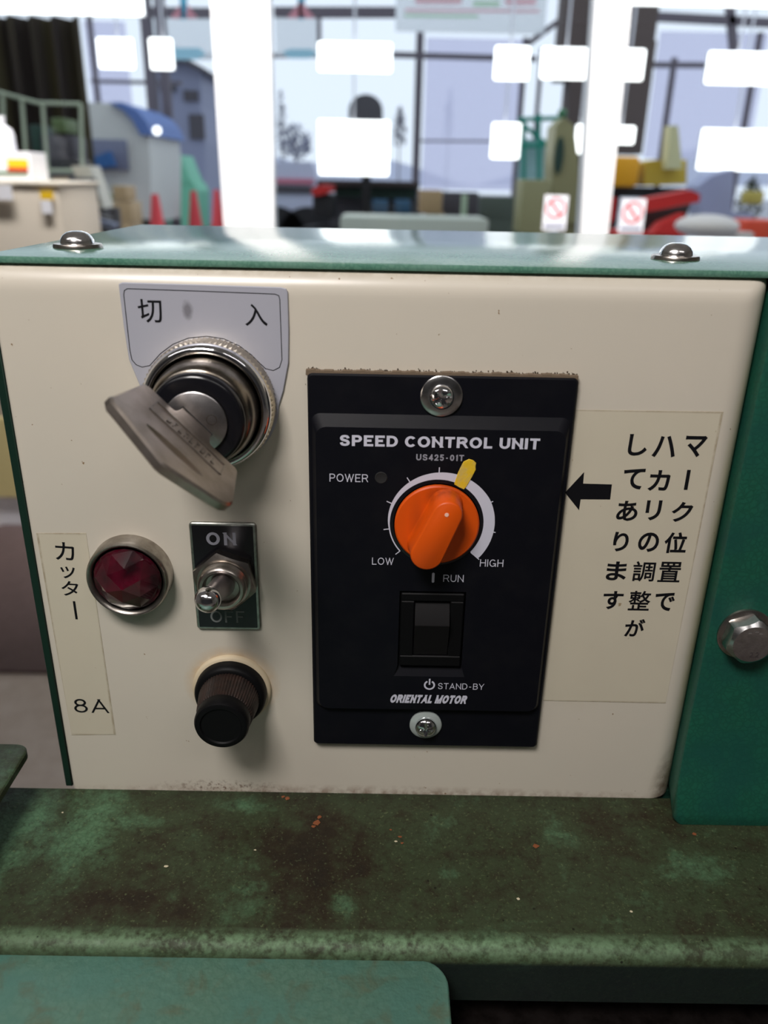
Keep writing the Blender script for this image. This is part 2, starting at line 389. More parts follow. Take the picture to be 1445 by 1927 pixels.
M['rocker'] = mat('grey_black_plastic', (.005, .0045, .005), .6, 0, .2)
M['print'] = mat('pale_print', srgb(205, 205, 218), .5)
M['printdim'] = mat('grey_print', srgb(150, 150, 160), .5)
M['ink'] = mat('black_ink', (.004, .004, .006), .5, 0, .3)
M['inkgrey'] = mat('grey_smudge', srgb(120, 118, 125), .6)
def orange():
    m = mat('orange_plastic', srgb(235, 96, 10), .42, 0, .4); n = N(m)
    # finger grime that collected round the pointer bar
    g = n.math('MULTIPLY', n.blob((1.6, -5, 23.0), (5.5, 4.5, 4.0), .7, .3), n.ramp(n.noise(.5, 4, .6), [(.3, .2), (.6, 1.0)]))
    c = n.mix(n.math('MULTIPLY', g, .75), srgb(216, 82, 6), srgb(110, 42, 14))
    g2 = n.blob((-4.6, -5, 17), (2.4, 4, 7.5), .8, .4); c = n.mix(n.math('MULTIPLY', g2, .4), c, srgb(140, 60, 18))
    n.color(c); return m
M['orange'] = orange()
M['dot'] = mat('pink_dot', srgb(250, 200, 180), .5)
def ym():
    m = mat('yellow_paint', srgb(222, 186, 40), .6); n = N(m)
    n.color(n.mix(n.ramp(n.noise(.5, 4, .6), [(.45, 0.0), (.7, .8)]), srgb(224, 186, 36), srgb(196, 176, 110))); n.bump(n.noise(1.5, 3), .4, .2); return m
M['yellow'] = ym()
def metal(name, c, r, nz=0.0, c2=None, bump=0.0):
    m = mat(name, c, r, 1); n = N(m)
    if c2: n.color(n.mix(n.ramp(n.noise(nz or .3, 5, .6), [(.4, 0.0), (.65, 1.0)]), c, c2))
    if bump: n.bump(n.noise(2.5, 4, .7), bump, .05)
    return m
M['chrome'] = metal('chrome', (.80, .80, .82), .07)
M['screw'] = metal('bright_zinc', (.86, .85, .84), .2, .6, (.7, .68, .66), .1)
M['steel'] = metal('zinc_steel', (.62, .62, .62), .22, .5, (.48, .47, .46), .15)
M['nickel'] = metal('aged_nickel', (.50, .46, .42), .28, .4, (.36, .32, .28), .2)
M['gun'] = metal('gunmetal', (.30, .27, .23), .25, .25, (.17, .14, .11), .15)
M['knurl'] = metal('brassy_chrome', (.72, .64, .50), .25)
M['keym'] = metal('key_nickel', (.60, .53, .48), .36, .18, (.46, .40, .34), .25)
M['face'] = metal('lock_face_steel', (.55, .53, .53), .3, .4, (.42, .40, .40), .2)
M['lamprim'] = metal('tarnished_rim', (.42, .39, .35), .32, .4, (.30, .27, .24), .2)
def alu():
    m = mat('silver_foil', srgb(176, 178, 190), .36, .2, .5); n = N(m)
    sm = n.math('MULTIPLY', n.blob((-55.8, -1, 63.6), (1.7, 3, 2.6), .5, 1.4), 1.0)
    c = n.mix(n.math('MULTIPLY', sm, .7), srgb(184, 185, 196), srgb(104, 102, 108)); n.color(c); n.bump(n.noise(3, 3), .15, .04); return m
M['alu'] = alu()
M['platerim'] = metal('dull_plate_rim', (.42, .43, .40), .32, .5, (.26, .27, .24), .15)
def redlens():
    m = mat('ruby_lens', (.085, .003, .012), .05, 0, .5, 1.0); n = N(m)
    n.color(n.mix(n.ramp(n.noise(.16, 3, .6), [(.35, 0.0), (.65, 1.0)]), (.075, .003, .012), (.012, .001, .003))); return m
M['ruby'] = redlens()
def brown():
    m = mat('brown_bakelite', srgb(44, 30, 24), .5); n = N(m)
    n.color(n.mix(n.ramp(n.noise(.5, 5, .7), [(.35, 0.0), (.65, 1.0)]), srgb(20, 14, 12), srgb(46, 30, 24))); n.bump(n.noise(1.5, 3), .3, .1); return m
M['brown'] = brown()
M['gasket'] = mat('cream_gasket', srgb(206, 190, 160), .6)
def tape(name, x0, x1, z0, z1):
    m = mat(name, srgb(205, 196, 166), .22, 0, .5); n = N(m)
    def ln(i, at, wdt): return n.ramp(n.math('DIVIDE', n.math('ABSOLUTE', n.math('SUBTRACT', n.xyz(i), at)), wdt), [(0, 1.0), (1, 0.0)])
    e = n.math('MAXIMUM', n.math('MAXIMUM', ln(0, x0, .45), ln(0, x1, .45)), n.math('MAXIMUM', ln(2, z0, .45), ln(2, z1, .55)))
    e = n.math('MULTIPLY', e, n.ramp(n.noise(.3, 5, .7), [(.3, .15), (.6, .9)]))
    c = n.mix(n.noise(.08, 4), srgb(208, 200, 179), srgb(201, 193, 173))
    c = n.mix(n.ramp(n.noise(.5, 2, .5), [(.2, 1.0), (.27, 0.0)]), c, srgb(150, 130, 95))
    n.color(n.mix(n.math('MULTIPLY', e, .7), c, srgb(128, 106, 74))); return m
# ------------------------------------------------------------------ setting
FZ = -860.0                                   # floor
XW0, XW1 = -3600, 3600
GY = 2300.0                                   # plane of the glass front
def struct(name, bm, m, smooth=0):
    o = link(name, bm, m, None, None, smooth); o['kind'] = 'structure'; return o
def floor_mat():
    m = mat('beige_floor', srgb(196, 184, 172), .35); n = N(m)
    n.color(n.mix(n.ramp(n.noise(.02, 5, .65), [(.35, 0.0), (.65, 1.0)]), srgb(200, 188, 178), srgb(184, 170, 158))); return m
struct('floor', BX(XW0, XW1, -3500, GY+60, FZ-60, FZ), floor_mat())
struct('ceiling', BX(XW0, XW1, -3500, GY+60, 1700, 1760), mat('white_ceiling', srgb(225, 225, 222), .8))
wm = mat('painted_wall', srgb(200, 196, 186), .8)
struct('wall_back', BX(XW0, XW1, -3560, -3500, FZ, 1700), mat('dark_back_wall', srgb(92, 90, 90), .8))
struct('wall_left', BX(XW0-60, XW0, -3500, GY+60, FZ, 1700), wm)
struct('wall_right', BX(XW1, XW1+60, -3500, GY+60, FZ, 1700), wm)
M['white'] = mat('white_aluminium', (.93, .93, .93), .35)
M['darksteel'] = mat('dark_steel', srgb(104, 96, 104), .6)
M['darkwood'] = mat('dark_brown_timber', srgb(92, 80, 76), .8)
def post(pts, name='window_post'):
    """white frame post of the glass front given by photo corners (top-left, top-right, bottom-right, bottom-left)"""
    tl, tr, br, bl = [Y(u, v, GY) for u, v in pts]
    def ext(a, b, z): return a+(b-a)*((z-a.z)/(b.z-a.z))
    P = [ext(tl, bl, 1700), ext(tr, br, 1700), ext(tr, br, FZ), ext(tl, bl, FZ)]
    bm = bmesh.new(); loft(bm, [[(p.x, GY-25, p.z) for p in P], [(p.x, GY+45, p.z) for p in P]])
    return bm
frame = bpy.data.objects.new('window_1', None); col.objects.link(frame); frame['kind'] = 'structure'; ORG[frame] = Vector((0, 0, 0))
link('window_post', post([(399, 0), (461, 0), (470, 425), (424, 425)]), M['white'], frame, smooth=0)
link('window_post', post([(463, 0), (508, 0), (518, 430), (471, 430)]), M['white'], frame, smooth=0)
link('window_post', post([(1118, 0), (1184, 0), (1140, 440), (1089, 440)]), M['white'], frame, smooth=0)
link('window_sill', BX(XW0, XW1, GY-30, GY+50, FZ, FZ+90), M['white'], frame, smooth=0)
M['glass'] = None
def glassmat():
    m = bpy.data.materials.new('clear_glass'); m.use_nodes = True; t = m.node_tree; t.nodes.clear()
    o = t.nodes.new('ShaderNodeOutputMaterial'); mx = t.nodes.new('ShaderNodeMixShader'); tr = t.nodes.new('ShaderNodeBsdfTransparent')
    gl = t.nodes.new('ShaderNodeBsdfGlossy'); fr = t.nodes.new('ShaderNodeFresnel'); fr.inputs[0].default_value = 1.45
    gl.inputs['Roughness'].default_value = .0; tr.inputs[0].default_value = (.95, .97, .96, 1)
    t.links.new(fr.outputs[0], mx.inputs[0]); t.links.new(tr.outputs[0], mx.inputs[1]); t.links.new(gl.outputs[0], mx.inputs[2]); t.links.new(mx.outputs[0], o.inputs[0])
    return m
M['glass'] = glassmat()
xa, xb, xc = Y(430, 200, GY).x, Y(492, 200, GY).x, Y(1130, 200, GY).x
for a, b in ((XW0, xa), (xb, xc), (xc, XW1)):
    pb = bmesh.new(); tl_ = -30
    loft(pb, [[(a, GY+10+tl_+o_, FZ+90), (b, GY+10+tl_+o_, FZ+90), (b, GY+10-tl_+o_, 1700), (a, GY+10-tl_+o_, 1700)] for o_ in (0, 4)])
    link('pane', pb, M['glass'], frame, smooth=0)
# yard outside
def yard():
    m = mat('pale_yard', srgb(176, 176, 186), .7); n = N(m)
    n.color(n.mix(n.ramp(n.noise(.001, 5, .6), [(.4, 0.0), (.6, 1.0)]), srgb(190, 190, 200), srgb(120, 116, 116))); return m
struct('ground', BX(-40000, 40000, GY+60, 60000, FZ-80, FZ-10), yard())
# ------------------------------------------------------------------ the machine
XL, XRT, ZT, ZB = -98.2, 70.9, 73.4, -69.0
# cream control box: one bent sheet, rounded over at the top and at the right edge
cb = thing('control_box', 'cream enamelled control box standing on the stained green ledge', 'control box', (-14, 60, ZB))
bm = bmesh.new()
def rnd(d, r): return 0 if d >= r else r-math.sqrt(max(0, r*r-(r-d)**2))
xs = [XL+t for t in (0, .15, .4, .8, 1.3)]+[XL+2+i*(XRT-8.5-XL-2)/24 for i in range(25)]+[XRT-7+7*math.sin(math.radians(a)) for a in range(0, 91, 9)]
zs = [ZB+i*(ZT-8-ZB)/24 for i in range(25)]+[ZT-6.5+6.5*math.sin(math.radians(a)) for a in range(0, 91, 9)]
G = []
for z in zs:
    row = []
    for x in xs:
        a = rnd(x-XL, 1.3); b = rnd(XRT-x, 7); c = rnd(ZT-z, 6.5)
        row.append(bm.verts.new((x, math.sqrt(max(a, b)**2+c*c), z)))
    G.append(row)
for i in range(len(zs)-1):
    for j in range(len(xs)-1): bm.faces.new((G[i][j], G[i][j+1], G[i+1][j+1], G[i+1][j]))
link('front_panel', bm, M['cream'], cb, smooth=50)
link('back_shell', BX(XL+.4, XRT-.4, 7.2, 118, ZB, ZT-.9), M['cream'], cb, smooth=0)
# green cover: top sheet and its left side sheet
cv = thing('top_cover', 'glossy green sheet metal cover lying over the cream control box', 'cover', (20, 60, 73.6))
zc = 73.8
bm = BX(XL-2.2, 165, 1.4, 124, zc-1.5, zc, .5, 2); link('top_sheet', bm, M['cover'], cv, smooth=40)
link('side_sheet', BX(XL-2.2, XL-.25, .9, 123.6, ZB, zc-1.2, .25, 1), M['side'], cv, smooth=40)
def domescrew(parent, x, y, lab=None):
    s = link('screw', lathez(bmesh.new(), [(0, zc+3.9), (1.2, zc+3.85), (2.4, zc+3.5), (3.3, zc+2.8), (3.85, zc+1.9), (4.0, zc+1.0), (4.0, zc+.9)], x, y), M['screw'], parent, smooth=50)
    link('washer', lathez(bmesh.new(), [(4.0, zc+1.15), (5.5, zc+.95), (5.7, zc+.6), (5.7, zc)], x, y), M['nickel'], s, smooth=50)
a = Z(147, 466, zc); domescrew(cv, a.x, a.y); a = Z(1270, 488, zc); domescrew(cv, a.x, a.y)
# green column to the right
gc = thing('side_column', 'dark green hammered metal column right of the cream box', 'column', (120, 50, ZB))
Pc = [(70.6, 72.0), (66.7, 72.0), (66.7, ZB+3.5), (69.0, ZB+.05), (175, ZB+.05), (175, 72.0)]
csec = [(72, 70.5, -1.6), (40, 70.1, -2.0), (0, 69.7, -2.6), (-25, 69.3, -3.4), (-45, 68.4, -5.2), (-58, 67.4, -7.9), (-65.2, 66.8, -9.8), (-67.2, 67.2, -10.0), (ZB+.1, 68.6, -9.9)]
link('column_shell', loft(bmesh.new(), [[(x_, y_+.9, z_), (x_+.25, y_+.3, z_), (x_+.9, y_, z_), (175, y_, z_), (175, 6.9, z_), (71.05, 6.9, z_)] for z_, x_, y_ in csec]), M['block'], gc, smooth=40)
link('column_body', BX(71.1, 175, 6.95, 118, ZB+.1, 72.0), M['block'], gc, smooth=0)
BY = -2.8; b = Y(1409, 1203, BY-3)
hb = bmesh.new()
lathe(hb, [(6.9, BY+.2), (6.9, BY-.7), (6.3, BY-1.0)], b.x, b.z, 48, True, True)
link('washer', hb, M['nickel'], gc)
hb = bmesh.new()
hexp = [(b.x+6.35*math.cos(math.radians(60*i+20)), b.z+6.35*math.sin(math.radians(60*i+20))) for i in range(6)]
L0 = []; L1 = []; L2 = []
for k in range(48):
    t = 2*math.pi*k/48; ta = (t-math.radians(20)) % (math.pi/3)-math.pi/6
    rh = 5.5/math.cos(ta); L0.append((b.x+rh*math.cos(t), BY-.9, b.z+rh*math.sin(t)))
    L1.append((b.x+rh*math.cos(t), BY-4.2-.9*(1-(rh-5.5)/.85)*.9, b.z+rh*math.sin(t))); L2.append((b.x+4.9*math.cos(t), BY-5.5, b.z+4.9*math.sin(t)))
loft(hb, [L0, L1, L2]); bolt = link('hex_bolt', hb, M['steel'], gc, smooth=25)
mk = bmesh.new()
for dx, dz, r_ in ((-1.4, 3.2, 20), (.2, 3.6, -20), (1.3, 3.1, 0)): box(mk, b.x+dx-.45, b.x+dx+.45, BY-5.62, BY-5.45, b.z+dz-.12, b.z+dz+.12)
glyphs(mk, '2.2', b.x+.9, b.z-3.0, BY-5.5, h=1.4, thick=.12); link('embossed_mark', mk, M['chrome'], bolt, smooth=0)
# ledge with rounded front lip
lg = thing('ledge', 'long green hammered metal ledge with brown oily stains below the cream box', 'ledge', (0, -24, -88))
bm = bmesh.new(); R_ = 3.4; YF = -49.5
prof = [(0, ZB), (YF+R_, ZB)]+[(YF+R_-R_*math.sin(math.radians(a)), ZB-R_+R_*math.cos(math.radians(a))) for a in range(10, 91, 10)]+[(YF, -84.5), (YF+1.6, -84.5), (YF+1.6, ZB-R_), (YF+R_+.5, ZB-1.8), (0, ZB-1.8)]
loft(bm, [[(x, y, z) for y, z in prof] for x in [-230+i*15 for i in range(31)]])
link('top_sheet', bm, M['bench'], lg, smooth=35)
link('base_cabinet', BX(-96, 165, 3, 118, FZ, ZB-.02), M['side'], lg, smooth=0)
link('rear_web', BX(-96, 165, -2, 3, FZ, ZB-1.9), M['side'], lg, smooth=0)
# crumbs on the ledge
cr = thing('crumb_scatter', 'tiny orange and pale crumbs lying on the stained green ledge', 'crumbs', (-20, -12, ZB))
cm = mat('crumb', srgb(128, 72, 38), .8); cm2 = mat('pale_crumb', srgb(200, 190, 160), .8)
def crumb(u, v, r, m_, seed):
    rn = random.Random(seed); p = Z(u, v, ZB); bm = bmesh.new(); bmesh.ops.create_icosphere(bm, subdivisions=1, radius=1)
    for q in bm.verts: q.co = Vector((p.x+q.co.x*r*rn.uniform(.6, 1.6), p.y+q.co.y*r*rn.uniform(.5, 1.3), ZB+.15+q.co.z*.25*r*rn.uniform(.6, 1.2)))
    return link('crumb', bm, m_, cr, smooth=0)
for i, (u, v, r) in enumerate(((596, 1549, 1.0), (601, 1538, .7), (590, 1556, .6), (540, 1503, .7), (533, 1500, .5), (752, 1575, .45), (757, 1587, .4), (1008, 1593, .9), (1306, 1570, .6), (735, 1562, .35))): crumb(u, v, r, cm, i)
for i, (u, v, r) in enumerate(((313, 1631, .5), (745, 1584, .4), (118, 1530, .3), (975, 1692, .4), (1188, 1716, .35), (480, 1600, .3))): crumb(u, v, r, cm2, 50+i)
# plate in front
p1 = Z(803, 1808, -72); p0 = Z(0, 1789, -72)
fx1 = Z(845, 1870, -72).x; fy = (p1.y+p0.y)/2
def flatplate(name, x0, x1, y0, y1, z0, z1, r, m_, parent, cs):
    P = []
    for (cx_, cy_, a0, on) in ((x1-r, y1-r, 0, cs[0]), (x0+r, y1-r, 90, cs[1]), (x0+r, y0+r, 180, cs[2]), (x1-r, y0+r, 270, cs[3])):
        if on:
            for i in range(9): t = math.radians(a0+90*i/8); P.append((cx_+r*math.cos(t), cy_+r*math.sin(t)))
        else: P.append((x1 if a0 in (0, 270) else x0, y1 if a0 < 180 else y0))
    bm = bmesh.new(); c_ = .35
    def ins(k): return [((x0+x1)/2+(px-(x0+x1)/2)*(1-2*k/(x1-x0)), (y0+y1)/2+(py-(y0+y1)/2)*(1-2*k/(y1-y0))) for px, py in P]
    loft(bm, [[(a_, b_, z0) for a_, b_ in P], [(a_, b_, z1-c_) for a_, b_ in P], [(a_, b_, z1) for a_, b_ in ins(c_)]])
    return link(name, bm, m_, parent, smooth=40)
fp = thing('guard_plate', 'pale green hammered plate with a rounded corner below the ledge front', 'plate', (-60, -80, -74))
flatplate('plate_sheet', -210, fx1, -150, fy, -74, -72, 6.5, M['plate'], fp, (1, 0, 0, 0))
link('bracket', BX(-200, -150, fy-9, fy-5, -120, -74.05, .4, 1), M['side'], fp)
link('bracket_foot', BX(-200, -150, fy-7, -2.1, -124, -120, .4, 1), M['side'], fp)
# small plate at left
lp = thing('corner_bracket', 'stained green plate with a rounded corner at the left end of the ledge', 'bracket', (-125, -20, -69))
c = Z(46, 1420, -54); ty = Z(20, 1399, -54).y
flatplate('plate_sheet', -200, -107.6, -60, ty, -56.2, -54, 4, M['bench'], lp, (1, 0, 0, 0))
link('bracket_leg', BX(-200, -165, -30, ty-1, ZB+.02, -56.2), M['side'], lp, smooth=0)
# steel parts under the lip
st = thing('steel_tray', 'dark brown steel tray below the green ledge lip', 'tray', (60, -80, -95))
M['rusty'] = metal('dark_oily_steel', (.15, .12, .115), .38, .2, (.07, .055, .05), .2)
link('tray_sheet', BX(0, 165, -140, -30, -97, -95, .3, 1), M['rusty'], st)
link('bracket', BX(100, 165, -30, -2.2, -97, -95), M['rusty'], st, smooth=0)
for u in (1036, 1109):
    a = Y(u, 1888, -51); link('rail', BX(a.x-.35, a.x+.35, -120, -50, -95.05, -92.6 if u < 1100 else -93.5, .1, 1), M['steel'] if u < 1100 else M['rusty'], st, label='bright thin steel rail' if u < 1100 else None)
link('rear_strip', BX(0, 165, -60, -52, -95.05, -93.8, .3, 1), M['rusty'], st)
# ------------------------------------------------------------------ speed control unit
su = thing('speed_control_unit', 'black speed control unit with orange knob screwed to the cream box', 'speed controller', (0, 0, -50.4))
YP, YM = -2.0, -3.6
HW, HH = 30.1, 50.6
link('mounting_flange', prism(bmesh.new(), rrect(-HW, HW, -HH, HH, 1.2), 0, YP, .4), M['black'], su, smooth=40)
g0 = Y(752, 1112, YM); g1 = Y(868, 1256, YM); gA = Y(741, 1272, YM); gB = Y(874, 1273, YM)
hx0, hx1, hz1, hz0 = g0.x, g1.x, g0.z, Y(800, 1253, YM).z
hzl = gA.z
bm = bmesh.new()
outer0 = rrect(-29.3, 29.3, -38.3, 41.6, 2.0, 5); outer1 = rrect(-28.3, 28.3, -37.5, 38.9, 2.4, 5)
def off(P, y): return [bm.verts.new((a_, y, b_)) for a_, b_ in P]
A = off(outer0, YP); B = off(outer1, YM); n_ = len(A)
for i in range(n_): bm.faces.new((A[i], A[(i+1) % n_], B[(i+1) % n_], B[i]))
hole = [(hx0, hz1), (hx1, hz1), (hx1, hz0), (gB.x, hzl), (gA.x, hzl), (hx0, hz0)]
H = off(hole, YM)
for i in range(6):
    try: bm.edges.new((H[i], H[(i+1) % 6]))
    except ValueError: pass
es = [e for e in bm.edges if all(abs(v.co.y-YM) < 1e-6 for v in e.verts)]
bmesh.ops.triangle_fill(bm, use_beauty=True, use_dissolve=False, edges=es)
D = [bm.verts.new((a_, -1.95, b_)) for a_, b_ in ((hx0, hz1), (hx1, hz1), (hx1, hz0), (hx0, hz0))]
bm.faces.new((H[0], H[1], D[1], D[0])); bm.faces.new((H[1], H[2], D[2], D[1])); bm.faces.new((H[5], H[0], D[0], D[3]))
bm.faces.new((H[2], H[3], D[2])); bm.faces.new((H[4], H[5], D[3])); bm.faces.new((H[3], H[4], D[3], D[2]))
for f in list(bm.faces):
    c_ = f.calc_center_median()
    if abs(c_.y-YM) < 1e-5 and hx0 < c_.x < hx1 and hz0 < c_.z < hz1: bm.faces.remove(f)
link('face_panel', bm, M['black'], su, smooth=25)
# rocker switch in the recess
rk = bmesh.new()
fx0, fx1_, fz1, fz0 = hx0+.4, hx1-.4, hz1-.5, hz0+.1
rz1, rz0 = Y(815, 1134, -4).z, Y(815, 1234, -4).z; rx0, rx1 = Y(781, 1150, -4).x, Y(846, 1150, -4).x
for (a_, b_, c_, d_) in ((fx0, fx1_, rz1+.2, fz1), (fx0, fx1_, fz0, rz0-.2), (fx0, rx0-.15, rz0-.2, rz1+.2), (rx1+.15, fx1_, rz0-.2, rz1+.2)):
    box(rk, a_, b_, -3.9, -1.9, c_, d_, .25, 1)
rs = link('rocker_switch', rk, M['blackmatt'], su, smooth=30)
zm = rz1-(rz1-rz0)*.37
rb = bmesh.new()
loft(rb, [[(x, y, z) for y, z in ((-1.9, rz1), (-2.4, rz1), (-5.6, zm+.3), (-5.7, zm), (-3.5, rz0+1), (-3.4, rz0), (-1.9, rz0))] for x in (rx0, rx1)])
link('rocker', rb, M['rocker'], rs, smooth=20)
# screws with washers
def panscrew(u, v, ys, rw, rot, clear=False):
    c = Y(u, v, ys-1); x, z = c.x, c.z
    wsh = link('washer', lathe(bmesh.new(), [(rw, ys), (rw, ys-.45), (rw-.25, ys-.65), (2.9, ys-.75)], x, z, 64), M['washer_clear'] if clear else M['steel'], su, smooth=40)
    h = bmesh.new(); seg = 48
    # pan head with a cross recess: rings whose depth dips along two perpendicular slots
    rings = []
    for r in [0, .35, .7, 1.05, 1.4, 1.75, 2.1, 2.4, 2.6, 2.75, 2.8, 2.8]:
        k = len(rings); ring = []
        yy = ys-.75-2.0*math.sqrt(max(0, 1-(min(r, 2.8)/2.85)**2))**.8-(.25 if k < 11 else 0)
        if k == 11: yy = ys-.6
        for i in range(seg):
            t = 2*math.pi*i/seg; a_ = t-math.radians(rot)
            sx_, sz_ = abs(r*math.cos(a_)), abs(r*math.sin(a_))
            dd = 0
            if r < 1.8 and (min(sx_, sz_) < .42): dd = 1.15*(1-(r/2.1)**2)
            ring.append(h.verts.new((x+r*math.cos(t), yy+dd, z+r*math.sin(t))))
        rings.append(ring)
    for a_, b_ in zip(rings, rings[1:]):
        for i in range(seg):
            j = (i+1) % seg
            h.faces.new((a_[i], a_[j], b_[j], b_[i]))
    link('screw_head', h, M['chrome'], wsh, smooth=30)
M['washer_clear'] = mat('clear_washer', (.42, .47, .45), .15, .2, .6)
panscrew(831, 747, YP, 4.7, 25)
panscrew(801, 1367, YP, 4.25, 0, True)
# lettering
def T(name, body, u0, v0, u1, v1, y, m_, parent, bold=.0, shear=0, h=None, space=1.0):
    a_ = Y(u0, v0, y); b_ = Y(u1, v1, y)
    bm = bmesh.new(); capitals(bm, body, (a_.x+b_.x)/2, (a_.z+b_.z)/2, y, b_.x-a_.x, h, bold, shear, space=space)
    return link('lettering', bm, m_, parent, smooth=0)
YT = YM
T('l', 'SPEED CONTROL UNIT', 639, 831, 1016, 833, YT, M['print'], su, .215, h=2.6, space=.75)
T('l', 'US425-01T', 783, 860, 873, 862, YT, M['printdim'], su, .20, h=1.5)
T('l', 'POWER', 620, 898.5, 693, 900, YT, M['print'], su, .115, h=1.95)
T('l', 'LOW', 700, 1056, 741, 1056, YT, M['print'], su, .115, h=1.9)
T('l', 'HIGH', 903, 1059, 947, 1060, YT, M['print'], su, .115, h=1.95)
T('l', 'RUN', 834, 1088, 873, 1088.5, YT, M['print'], su, .115, h=1.95)
T('l', 'STAND-BY', 824, 1291, 911, 1292, YT, M['print'], su, .115, h=1.85)
T('l', 'ORIENTAL MOTOR', 735, 1314, 879, 1317, YT, M['print'], su, .27, .25, h=2.6, space=.5)
# run bar, power symbol
a = Y(815, 1087, YT); bm = bmesh.new(); prism(bm, rrect(a.x-.32, a.x+.32, a.z-1.35, a.z+1.35, .3, 4), YT, YT-.06)
link('print_mark', bm, M['print'], su, smooth=0)
a = Y(808, 1289, YT); bm = bmesh.new()
po = arc_pts(a.x, a.z, 1.45, 118, 422, 30); pi_ = arc_pts(a.x, a.z, 1.0, 422, 118, 30); vs = [bm.verts.new((p, YT-.06, q)) for p, q in po+pi_]
for i in range(30): bm.faces.new((vs[i], vs[i+1], vs[60-i], vs[61-i]))
box(bm, a.x-.2, a.x+.2, YT-.07, YT-.01, a.z+.1, a.z+1.9); link('print_mark', bm, M['print'], su, smooth=0)
# speed scale: crescent growing clockwise, ticks
DX, DZ = 0.0, 15.75
bm = bmesh.new(); n_ = 72; prev = None
def sc_pt(t, r): return (DX+r*math.cos(math.radians(t)), YT-.06, DZ+r*math.sin(math.radians(t)))
for i in range(n_+1):
    f = i/n_; t = 221-262*f
    ro = 11.35+2.35*min(1, max(0, (f-.12)/.62))**1.0 if f > .12 else 11.35
    a_ = bm.verts.new(sc_pt(t, 11.05)); b_ = bm.verts.new(sc_pt(t, ro))
    if prev: bm.faces.new((prev[0], a_, b_, prev[1]))
    prev = (a_, b_)
link('speed_scale', bm, M['print'], su, smooth=0)
bm = bmesh.new()
for k in range(9):
    t = 221-k*262/8; f = k/8; ro = 11.35+2.35*min(1, max(0, (f-.12)/.62)) if f > .12 else 11.35
    if k == 5: continue
    r0, r1 = ro-.2, ro+(1.25 if k < 5 else .5)
    if k == 8: r0, r1 = 11.3, ro+.4
    c0, c1 = sc_pt(t, r0), sc_pt(t, r1); nx, nz = -math.sin(math.radians(t))*.12, math.cos(math.radians(t))*.12
    bm.faces.new([bm.verts.new(p) for p in ((c0[0]+nx, YT-.07, c0[2]+nz), (c1[0]+nx, YT-.07, c1[2]+nz), (c1[0]-nx, YT-.07, c1[2]-nz), (c0[0]-nx, YT-.07, c0[2]-nz))])
link('scale_tick', bm, M['print'], su, smooth=0)
# power lamp hole
a = Y(717, 899, YT); link('power_indicator', lathe(bmesh.new(), [(1.45, YT-.02), (1.3, YT-.12), (1.1, YT-.05), (0, YT-.05)], a.x, a.z, 32), M['dark'], su)
# yellow paint mark
z2 = lambda a_, b_: Y(700+a_/5.558, 860+b_/5.558, YT-.1)
ypts = [(858, 285), (905, 315), (960, 340), (990, 305), (1015, 262), (1050, 200), (1085, 130), (1082, 95), (1088, 62), (1062, 38), (1045, 30), (1015, 22), (985, 35), (958, 48), (930, 100), (905, 150), (880, 215)]
bm = bmesh.new(); P = [z2(*p) for p in ypts]; prism(bm, [(p.x, p.z) for p in P], YT, YT-.22, .08); link('paint_mark', bm, M['yellow'], su, label='yellow paint stroke')
# orange knob
kn = link('knob', lathe(bmesh.new(), [(10.9, YM), (10.9, YM-.15), (10.2, YM-.2), (10.2, YM)], DX, DZ, 96), M['blackgloss'], su, label='orange speed knob')
link('knob_skirt', lathe(bmesh.new(), [(9.7, YM-.1), (9.95, YM-.3), (9.95, YM-1.1), (9.6, YM-1.45), (0, YM-1.55)], DX, DZ, 96), M['orange'], kn, smooth=40)
def stadium(c1, r1, c2, r2, y, n=16):
    d = Vector((c1[0]-c2[0], c1[1]-c2[1])); a0 = math.degrees(math.atan2(d.y, d.x)); dl = math.degrees(math.asin((r2-r1)/d.length))
    P = arc_pts(c1[0], c1[1], r1, a0-90+dl, a0+90-dl, n)+arc_pts(c2[0], c2[1], r2, a0+90-dl, a0+270+dl, n)
    return [(p, y, q) for p, q in P]
c1, c2 = (1.75, 21.0), (-2.45, 11.15)
bm = bmesh.new(); yb = YM-1.2; yt = -11.6
loops = [stadium(c1, 4.15, c2, 4.6, yb)]
loops += [stadium(c1, 3.85, c2, 4.25, yb-.7), stadium(c1, 3.7, c2, 4.1, yb-1.6), stadium(c1, 3.45, c2, 3.85, yt+.7), stadium(c1, 3.3, c2, 3.7, yt+.22), stadium(c1, 3.0, c2, 3.4, yt)]
loft(bm, loops); link('pointer_bar', bm, M['orange'], kn, smooth=50)
a = Y(840.5, 969, yt); link('pointer_dot', lathe(bmesh.new(), [(.48, yt), (.46, yt-.08), (0, yt-.1)], a.x, a.z, 24), M['dot'], kn, label='pale pink dot')
# ------------------------------------------------------------------ key switch
KX, KZ = -51.9, 43.3
ks = thing('key_switch', 'round chrome key switch with a silver legend plate at top left', 'key switch', (KX, 0, 28))
zk = lambda a_, b_: Y(180+a_/3.4405, 520+b_/3.4405, -.6)
out = []
lpx = [(150, 80), (148, 50), (170, 40), (700, 55), (1200, 72), (1232, 82), (1242, 100), (1250, 350), (1248, 560), (1215, 740)]
P = [(zk(*p).x, zk(*p).z) for p in lpx]
th0 = math.degrees(math.atan2(P[-1][1]-KZ, P[-1][0]-KX)); l2 = [(290, 720), (215, 540), (180, 320)]
Q = [(zk(*p).x, zk(*p).z) for p in l2]
th1 = math.degrees(math.atan2(Q[0][1]-KZ, Q[0][0]-KX))-360
P = P+arc_pts(KX, KZ, 15.2, -2, -178, 24)+Q
link('legend_plate', prism(bmesh.new(), P[::-1], 0, -.6, .15), M['alu'], ks, smooth=30)
lb = bmesh.new()
